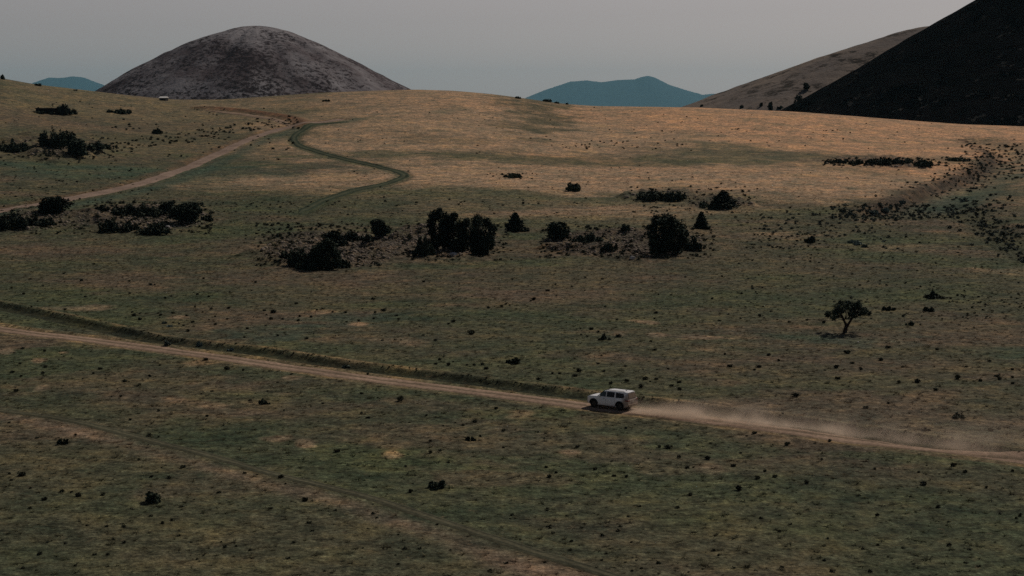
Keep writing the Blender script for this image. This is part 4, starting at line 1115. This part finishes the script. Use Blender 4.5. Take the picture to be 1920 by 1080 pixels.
tag(obj('post', mesh('post', *tubes([[(0, 0, -0.5, 0.14), (0, 0, 1.9, 0.12)], [(-0.5, 0, 1.7, 0.08), (0.9, 0, 1.8, 0.08)]], 6)), M_BARK, None, (x, y, z)), 'tiny dark post with crossbar behind the long shed', 'post')
x, y, z = at(307, 188.5); k = ppm(x, y)
cb = empty('cabin', (x, y, z - 0.4), R(-18))
obj('wall', box(-2.0, 2.0, -1.4, 1.4, 0, 2.0), simple('grey_boards', (0.05, 0.048, 0.05), 0.9, 0.05), cb)
rv = np.array([(-2.3, -1.8, 1.85), (2.3, -1.8, 1.85), (2.3, 1.8, 1.85), (-2.3, 1.8, 1.85), (-2.3, 0.3, 2.7), (2.3, 0.3, 2.7)])
obj('roof', mesh('cabin_roof', rv, [(0, 1, 5, 4), (2, 3, 4, 5), (0, 4, 3), (1, 2, 5), (3, 2, 1, 0)]), M_WHITE, cb)
obj('window', box(-0.6, 0.6, -1.46, -1.403, 0.8, 1.4), M_VOID, cb)
tag(cb, 'tiny cabin with pale roof at the foot of the cinder cone', 'cabin')

# ------------------------------------------------------------------ the vehicle
def paint_mat():
    m, nt, b = new_mat('white_paint_with_dust', 0.28, 0.5)
    b.inputs['Coat Weight'].default_value = 0.4
    P = N(nt, 'ShaderNodeTexCoord').outputs['Object']; sep = N(nt, 'ShaderNodeSeparateXYZ'); L(nt, P, sep.inputs[0])
    x_, z_ = sep.outputs[0], sep.outputs[2]
    nz = noise(nt, P, 2.5, 6, 0.65)
    rear = math_(nt, 'SUBTRACT', math_(nt, 'MULTIPLY', x_, -1.6), 2.55)             # 0 at x=-1.8, rising to the tailgate
    low = math_(nt, 'MULTIPLY', math_(nt, 'SUBTRACT', 1.15, z_), 1.4)
    d = math_(nt, 'ADD', rear, math_(nt, 'MULTIPLY', low, 0.9))
    d = math_(nt, 'MULTIPLY', math_(nt, 'ADD', d, math_(nt, 'MULTIPLY', math_(nt, 'SUBTRACT', nz, 0.5), 1.6)), math_(nt, 'LESS_THAN', x_, -1.1))
    d2 = math_(nt, 'ADD', math_(nt, 'MULTIPLY', math_(nt, 'SUBTRACT', 0.62, z_), 2.0), math_(nt, 'MULTIPLY', math_(nt, 'SUBTRACT', nz, 0.5), 0.8))
    d = math_(nt, 'MAXIMUM', d, d2)
    d = math_(nt, 'MULTIPLY', d, 0.85, clamp=True)
    d = math_(nt, 'MINIMUM', d, 0.85)
    L(nt, mixc(nt, d, (0.80, 0.80, 0.81), (0.27, 0.19, 0.13)), b.inputs['Base Color'])
    L(nt, math_(nt, 'ADD', math_(nt, 'MULTIPLY', d, 0.6), 0.28), b.inputs['Roughness'])
    return m
M_PAINT = paint_mat()
M_GLASS, _nt, _b = new_mat('tinted_glass', 0.05, 0.5); _b.inputs['Base Color'].default_value = (0.004, 0.005, 0.006, 1); _b.inputs['Specular IOR Level'].default_value = 0.3
M_CLEARG, _nt, _b = new_mat('front_glass', 0.04, 0.5); _b.inputs['Base Color'].default_value = (0.010, 0.030, 0.034, 1)
M_DUSTG = simple('dusty_glass', (0.16, 0.115, 0.082), 0.7, 0.2, var=0.25, sc=2)
M_TRIM = simple('black_trim', (0.018, 0.018, 0.018), 0.7, 0.2)
M_TYRE = simple('tyre_rubber', (0.020, 0.019, 0.018), 0.85, 0.1)
M_RIM = simple('dark_alloy', (0.05, 0.05, 0.052), 0.4, 0.5, 0.6)
M_RED, _nt, _b = new_mat('red_lens', 0.2, 0.5); _b.inputs['Base Color'].default_value = (0.16, 0.012, 0.010, 1)
M_LAMP, _nt, _b = new_mat('clear_lens', 0.1, 0.5); _b.inputs['Base Color'].default_value = (0.55, 0.55, 0.56, 1)
M_PLATE = simple('dusty_plate', (0.45, 0.40, 0.34), 0.6, 0.2)

p0 = Vector(at(1300, 785)); p1 = Vector(at(900, 737))
head = math.atan2(p1.y - p0.y, p1.x - p0.x)
cx_, cy_, cz_ = at(1146, 765.5)
car = empty('suv', (cx_, cy_, float(look.z(cx_, cy_)) + 0.07), head)

def arch(cx, cz, r, n=12): return [(cx + r * math.cos(a), cz + r * math.sin(a)) for a in [math.pi - math.pi * i / n for i in range(n + 1)]]
ZB, ZG, ZR = 0.36, 1.20, 1.86
WR, WF = -1.55, 1.50
def body_w(x, z):
    w = 0.99 - 0.06 * max(0, (z - 0.85) / 0.35) ** 2 - 0.04 * max(0, (0.6 - z) / 0.3) ** 2
    if x > 1.6: w -= 0.14 * ((x - 1.6) / 0.7) ** 2
    if x < -2.2: w -= 0.07 * ((-2.2 - x) / 0.4) ** 2
    return w
def car_body():
    xs = set([-2.53, -2.50, -2.42, -2.2, -1.0, -0.5, 0, 0.5, 1.0, 1.22, 1.7, 2.0, 2.12, 2.24, 2.30, 2.33])
    for wx in (WR, WF):
        for k in range(15): xs.add(round(wx - 0.47 * math.cos(math.pi * k / 14), 4))
        xs.add(round(wx - 0.475, 4)); xs.add(round(wx + 0.475, 4))
    xs = sorted(xs)
    def zb(x):
        for wx in (WR, WF):
            d = abs(x - wx)
            if d <= 0.4705: return 0.44 + math.sqrt(max(0, 0.47 ** 2 - d * d))
        return float(np.interp(x, [-2.53, -2.42, -2.2, 2.0, 2.24, 2.33], [0.55, 0.42, 0.36, 0.36, 0.46, 0.60]))
    def zt(x): return float(np.interp(x, [-2.53, -2.50, -2.42, -1.8, -0.8, 0.4, 1.22, 1.7, 2.08, 2.24, 2.30, 2.33], [1.06, 1.18, ZG + 0.05, ZG + 0.04, ZG + 0.02, ZG + 0.01, 1.22, 1.20, 1.165, 1.11, 1.03, 0.92]))
    bm = bmesh.new(); rings = []; lv = [0, 0.12, 0.3, 0.55, 0.8, 0.94, 1.0]
    for x in xs:
        b, t = zb(x), zt(x); sd = []
        for q, f in enumerate(lv):
            z = b + (t - b) * f; w = body_w(x, z) - (0.05 if f == 1 else 0.015 if f == 0.94 else 0.0)
            if x > 2.29: w -= 0.05
            sd.append((w, z))
        ring = [bm.verts.new((x, w, z)) for w, z in sd] + [bm.verts.new((x, 0, t + 0.012))] + [bm.verts.new((x, -w, z)) for w, z in sd[::-1]]
        rings.append(ring)
    n = len(rings[0])
    for a, b in zip(rings[:-1], rings[1:]):
        for i in range(n): bm.faces.new((a[i], a[(i + 1) % n], b[(i + 1) % n], b[i]))
    bm.faces.new(rings[0]); bm.faces.new(rings[-1][::-1])
    bmesh.ops.recalc_face_normals(bm, faces=bm.faces)
    me_ = bpy.data.meshes.new('suv_body'); bm.to_mesh(me_); bm.free(); return me_
obj('body', car_body(), M_PAINT, car)
def side_y(z): return 0.925 - 0.19 * (z - ZG) / (ZR - ZG)
# cabin: roof and pillars
def cabin():
    secs = [(ZG + 0.01, 1.20, -2.47, 0.925), (1.45, 0.86, -2.44, side_y(1.45)), (1.75, 0.50, -2.34, side_y(1.75)), (1.83, 0.34, -2.28, side_y(1.83) - 0.02), (1.875, 0.12, -2.15, 0.66), (1.905, -0.3, -1.8, 0.45)]
    bm = bmesh.new(); rr = []
    for z, xf, xr, w in secs:
        pts_ = []
        for (x, y) in [(xf, 0), (xf - 0.02, w * 0.6), (xf - 0.10, w * 0.93), (xf - 0.22, w), ((xf + xr) / 2, w + 0.01), (xr + 0.16, w), (xr + 0.05, w * 0.95), (xr, w * 0.7), (xr, 0)]: pts_.append((x, y))
        full = pts_ + [(x, -y) for x, y in pts_[-2:0:-1]]
        rr.append([bm.verts.new((x, y, z)) for x, y in full])
    n = len(rr[0])
    for a, b in zip(rr[:-1], rr[1:]):
        for i in range(n): bm.faces.new((a[i], a[(i + 1) % n], b[(i + 1) % n], b[i]))
    bm.faces.new(rr[-1]); bm.faces.new(rr[0][::-1])
    bmesh.ops.recalc_face_normals(bm, faces=bm.faces)
    for f in bm.faces: f.smooth = f.normal.z > 0.5
    me_ = bpy.data.meshes.new('suv_cabin'); bm.to_mesh(me_); bm.free(); return me_
obj('cabin', cabin(), M_PAINT, car)
def panel(pts_, th=0.015):
    """closed thin panel from a planar polygon, thickened along its normal"""
    P = [Vector(p) for p in pts_]; n = (P[1] - P[0]).cross(P[2] - P[0]).normalized()
    if n.dot(sum(P, Vector()) / len(P) - Vector((0, 0, 0.9))) < 0: P = P[::-1]; n = -n
    m_ = len(P)
    V = [p - n * 0.03 for p in P] + [p + n * th for p in P]
    Fs = [tuple(range(m_))[::-1], tuple(range(m_, 2 * m_))] + [(i, (i + 1) % m_, m_ + (i + 1) % m_, m_ + i) for i in range(m_)]
    return mesh('panel', V, Fs)
def side_panel(xz, sg, th=0.018): return panel([(x, sg * side_y(z), z) for x, z in xz], th)
for sg in (1, -1):
    obj('window', side_panel([(1.0, 1.245), (0.10, 1.245), (0.10, 1.74), (0.44, 1.74)], sg), M_CLEARG, car)
    obj('window', side_panel([(0.0, 1.245), (-0.90, 1.245), (-0.90, 1.75), (0.0, 1.75)], sg), M_GLASS, car)
    obj('window', side_panel([(-1.04, 1.245), (-1.96, 1.27), (-2.02, 1.42), (-1.94, 1.70), (-1.04, 1.75)], sg), M_GLASS, car)
    # wheel arch trims
    for wx in (WR, WF):
        bm = bmesh.new(); n = 14; R0, R1 = 0.455, 0.53; rows = []
        for i in range(n + 1):
            a = math.pi * i / n
            c, s = math.cos(a), math.sin(a)
            y0 = body_w(wx + c * R1, 0.44 + s * R1)
            rows.append([bm.verts.new((wx + c * r, sg * yy, 0.44 + s * r)) for r, yy in ((R0, y0 - 0.45), (R0, y0 + 0.025), (R1, y0 + 0.02), (R1, y0 - 0.03))])
        for a, b in zip(rows[:-1], rows[1:]):
            for q in range(4): bm.faces.new((a[q], a[(q + 1) % 4], b[(q + 1) % 4], b[q]))
        bm.faces.new(rows[0]); bm.faces.new(rows[-1][::-1])
        bmesh.ops.recalc_face_normals(bm, faces=bm.faces)
        me_ = bpy.data.meshes.new('arch'); bm.to_mesh(me_); bm.free()
        obj('wheel_arch', me_, M_TRIM, car)
    obj('side_step', box(-1.05, 0.98, sg * 0.86 if sg > 0 else -1.0, 1.0 if sg > 0 else -0.86, 0.30, 0.37, 0.015), M_TRIM, car)
    for dx in (0.22, -0.78): obj('door_handle', box(dx, dx + 0.18, sg * 0.965 if sg > 0 else -1.0, 1.0 if sg > 0 else -0.965, 1.03, 1.06, 0.008), M_TRIM if dx > 0 else M_PAINT, car)
    mir = obj('mirror', box(0.72, 0.88, 0.93 if sg > 0 else -1.14, 1.14 if sg > 0 else -0.93, 1.20, 1.38, 0.04), M_PAINT, car)
    rail = tubes([[(-1.95, sg * 0.66, 1.86, 0.02), (-1.85, sg * 0.66, 1.93, 0.022), (0.05, sg * 0.66, 1.93, 0.022), (0.16, sg * 0.66, 1.86, 0.02)]], 6)
    obj('roof_rail', mesh('rail', *rail), M_TRIM, car)
    obj('taillight', box(-2.54, -2.18, sg * 0.60 if sg > 0 else -0.98, 0.98 if sg > 0 else -0.60, 1.00, 1.11, 0.02), M_RED, car)
    obj('headlight', box(2.14, 2.31, 0.52 if sg > 0 else -0.86, 0.86 if sg > 0 else -0.52, 0.93, 1.05, 0.02), M_LAMP, car)
    # seams between the doors
    for dx in (0.05, -0.97): obj('door_seam', box(dx, dx + 0.012, sg * 0.90 if sg > 0 else -0.993, 0.993 if sg > 0 else -0.90, 0.45, 1.02), M_TRIM, car)
obj('windscreen', panel([(1.16, 0.78, 1.20), (1.16, -0.78, 1.20), (0.44, -0.66, 1.80), (0.44, 0.66, 1.80)], 0.025), M_CLEARG, car)
obj('rear_window', panel([(-2.50, 0.74, 1.26), (-2.50, -0.74, 1.26), (-2.355, -0.64, 1.74), (-2.355, 0.64, 1.74)], 0.015), M_DUSTG, car)
obj('rear_spoiler', box(-2.37, -2.12, -0.62, 0.62, 1.80, 1.85, 0.02), M_PAINT, car)
obj('rear_bumper', box(-2.60, -2.35, -0.90, 0.90, 0.42, 0.66, 0.04), simple('dusty_bumper', (0.20, 0.145, 0.105), 0.85, 0.1), car)
obj('front_bumper', box(2.14, 2.36, -0.80, 0.80, 0.42, 0.62, 0.04), M_TRIM, car)
obj('grille', box(2.24, 2.34, -0.48, 0.48, 0.70, 1.02, 0.01), M_TRIM, car)
obj('number_plate', box(-2.56, -2.52, -0.16, 0.16, 0.80, 0.96), M_PLATE, car)
obj('aerial', mesh('aerial', *tubes([[(-1.7, 0, 1.89, 0.05), (-1.85, 0, 1.97, 0.02)]], 6)), M_TRIM, car)
obj('underbody', box(-2.2, 2.1, -0.70, 0.70, 0.28, 0.85), M_TRIM, car)
def lathe(prof, n=28):
    V = []; Fs = []
    for (r, y) in prof:
        for k in range(n):
            a = 2 * math.pi * k / n; V.append((r * math.cos(a), y, r * math.sin(a)))
    for i in range(len(prof) - 1):
        for k in range(n):
            a = i * n + k; b = i * n + (k + 1) % n; Fs.append((a, b, b + n, a + n))
    return V, Fs
tyre_me = mesh('tyre', *lathe([(0.25, -0.11), (0.37, -0.13), (0.405, -0.10), (0.41, 0), (0.405, 0.10), (0.37, 0.13), (0.25, 0.11), (0.25, -0.11)]), smooth=True)
def rim_mesh():
    V, Fs = lathe([(0.255, -0.10), (0.255, 0.10), (0.235, 0.105), (0.225, 0.06), (0.07, 0.07), (0.0, 0.08)]); V = list(V)
    for k in range(5):
        a = 2 * math.pi * k / 5
        c, s = math.cos(a), math.sin(a); b = len(V)
        for r, w in ((0.05, 0.03), (0.235, 0.045)):
            for t in (-w, w):
                for y in (0.06, 0.10): V.append((c * r - s * t, y, s * r + c * t))
        Fs += [(b, b + 1, b + 5, b + 4), (b + 2, b + 6, b + 7, b + 3), (b + 1, b + 3, b + 7, b + 5), (b, b + 4, b + 6, b + 2)]
    return mesh('rim', V, Fs)
rim_me = rim_mesh()
for wx in (WR, WF):
    for sg in (1, -1):
        wl = bpy.data.objects.new('wheel', None); wl.location = (wx, sg * 0.83, 0.41); wl.rotation_euler = (0, 0, 0 if sg > 0 else math.pi); link(wl, car)
        obj('tyre', tyre_me, M_TYRE, wl); obj('rim', rim_me, M_RIM, wl)
tag(car, 'white boxy suv with dusty tail driving away along the dirt road', 'car')

# ------------------------------------------------------------------ dust trail behind the vehicle
a0 = Vector(at(1186, 772)); a1 = Vector(at(2050, 880))
hd = math.atan2(a1.y - a0.y, a1.x - a0.x); LEN = (a1 - a0).length
def dust():
    n = 24; V = []; Fs = []
    for i in range(n + 1):
        s = i / n * LEN
        hw = 1.6 + 0.13 * s; ht = 1.5 + 0.075 * s; off = 0.09 * s
        for (t, zz) in ((-1.25 - 0.01 * s, -0.4), (hw + off, -0.4), (hw * 0.9 + off, ht * 0.8), (off + 0.2, ht), (-1.0, ht * 0.7)):
            V.append((s, t, zz))
    for i in range(n):
        for k in range(5):
            a = i * 5 + k; b = i * 5 + (k + 1) % 5; Fs.append((a, b, b + 5, a + 5))
    Fs += [(0, 1, 2, 3, 4)[::-1], tuple(n * 5 + k for k in range(5))]
    me_ = mesh('dust', V, Fs)
    bm = bmesh.new(); bm.from_mesh(me_); bmesh.ops.recalc_face_normals(bm, faces=bm.faces); bm.to_mesh(me_); bm.free()
    m = bpy.data.materials.new('road_dust'); m.use_nodes = True; nt = m.node_tree; nt.nodes.clear()
    out = N(nt, 'ShaderNodeOutputMaterial'); vol = N(nt, 'ShaderNodeVolumePrincipled')
    vol.inputs['Color'].default_value = (0.88, 0.72, 0.58, 1); vol.inputs['Anisotropy'].default_value = 0.2
    P = N(nt, 'ShaderNodeTexCoord').outputs['Object']; sep = N(nt, 'ShaderNodeSeparateXYZ'); L(nt, P, sep.inputs[0])
    x_, y_, z_ = sep.outputs
    ht = math_(nt, 'ADD', math_(nt, 'MULTIPLY', x_, 0.022), 0.42)
    zf = math_(nt, 'POWER', 2.718, math_(nt, 'MULTIPLY', math_(nt, 'DIVIDE', math_(nt, 'MAXIMUM', z_, 0.0), ht), -1.3))
    cen = math_(nt, 'MULTIPLY', x_, 0.05); wid = math_(nt, 'ADD', math_(nt, 'MULTIPLY', x_, 0.06), 1.0)
    q = math_(nt, 'DIVIDE', math_(nt, 'SUBTRACT', y_, cen), wid)
    yf = math_(nt, 'POWER', 2.718, math_(nt, 'MULTIPLY', math_(nt, 'MULTIPLY', q, q), -1.0))
    along = math_(nt, 'DIVIDE', 1.0, math_(nt, 'ADD', 1.0, math_(nt, 'MULTIPLY', math_(nt, 'MULTIPLY', x_, x_), 0.012)))
    start = math_(nt, 'MULTIPLY', x_, 2.0, clamp=True)
    nz = ramp(nt, noise(nt, P, 0.26, 5, 0.62), [(0.38, 0.05), (0.50, 0.36), (0.62, 1.0)])
    d = math_(nt, 'MULTIPLY', math_(nt, 'MULTIPLY', zf, yf), math_(nt, 'MULTIPLY', along, math_(nt, 'MULTIPLY', nz, start)))
    L(nt, math_(nt, 'MULTIPLY', d, 6.0), vol.inputs['Density'])
    L(nt, vol.outputs[0], out.inputs['Volume'])
    o = obj('dust_cloud', me_, m, None, tuple(a0), hd)
    o.rotation_euler = (0, -math.atan2(a1.z - a0.z, LEN), hd)
    tag(o, 'pale dust trail hanging over the road behind the vehicle', 'dust', kind='stuff')
dust()

# ------------------------------------------------------------------ haze
m = bpy.data.materials.new('air'); m.use_nodes = True; nt = m.node_tree; nt.nodes.clear()
out = N(nt, 'ShaderNodeOutputMaterial'); vol = N(nt, 'ShaderNodeVolumePrincipled')
vol.inputs['Color'].default_value = (0.36, 0.76, 1.0, 1); vol.inputs['Density'].default_value = 0.00001
L(nt, vol.outputs[0], out.inputs['Volume'])
zmin = float(GZ.min()) - 1.0
hz = obj('haze', box(-68000, 68000, -68000, 68000, min(zmin, -41), 1900), m)
tag(hz, 'thin blue air haze over the whole landscape', 'haze', kind='stuff')
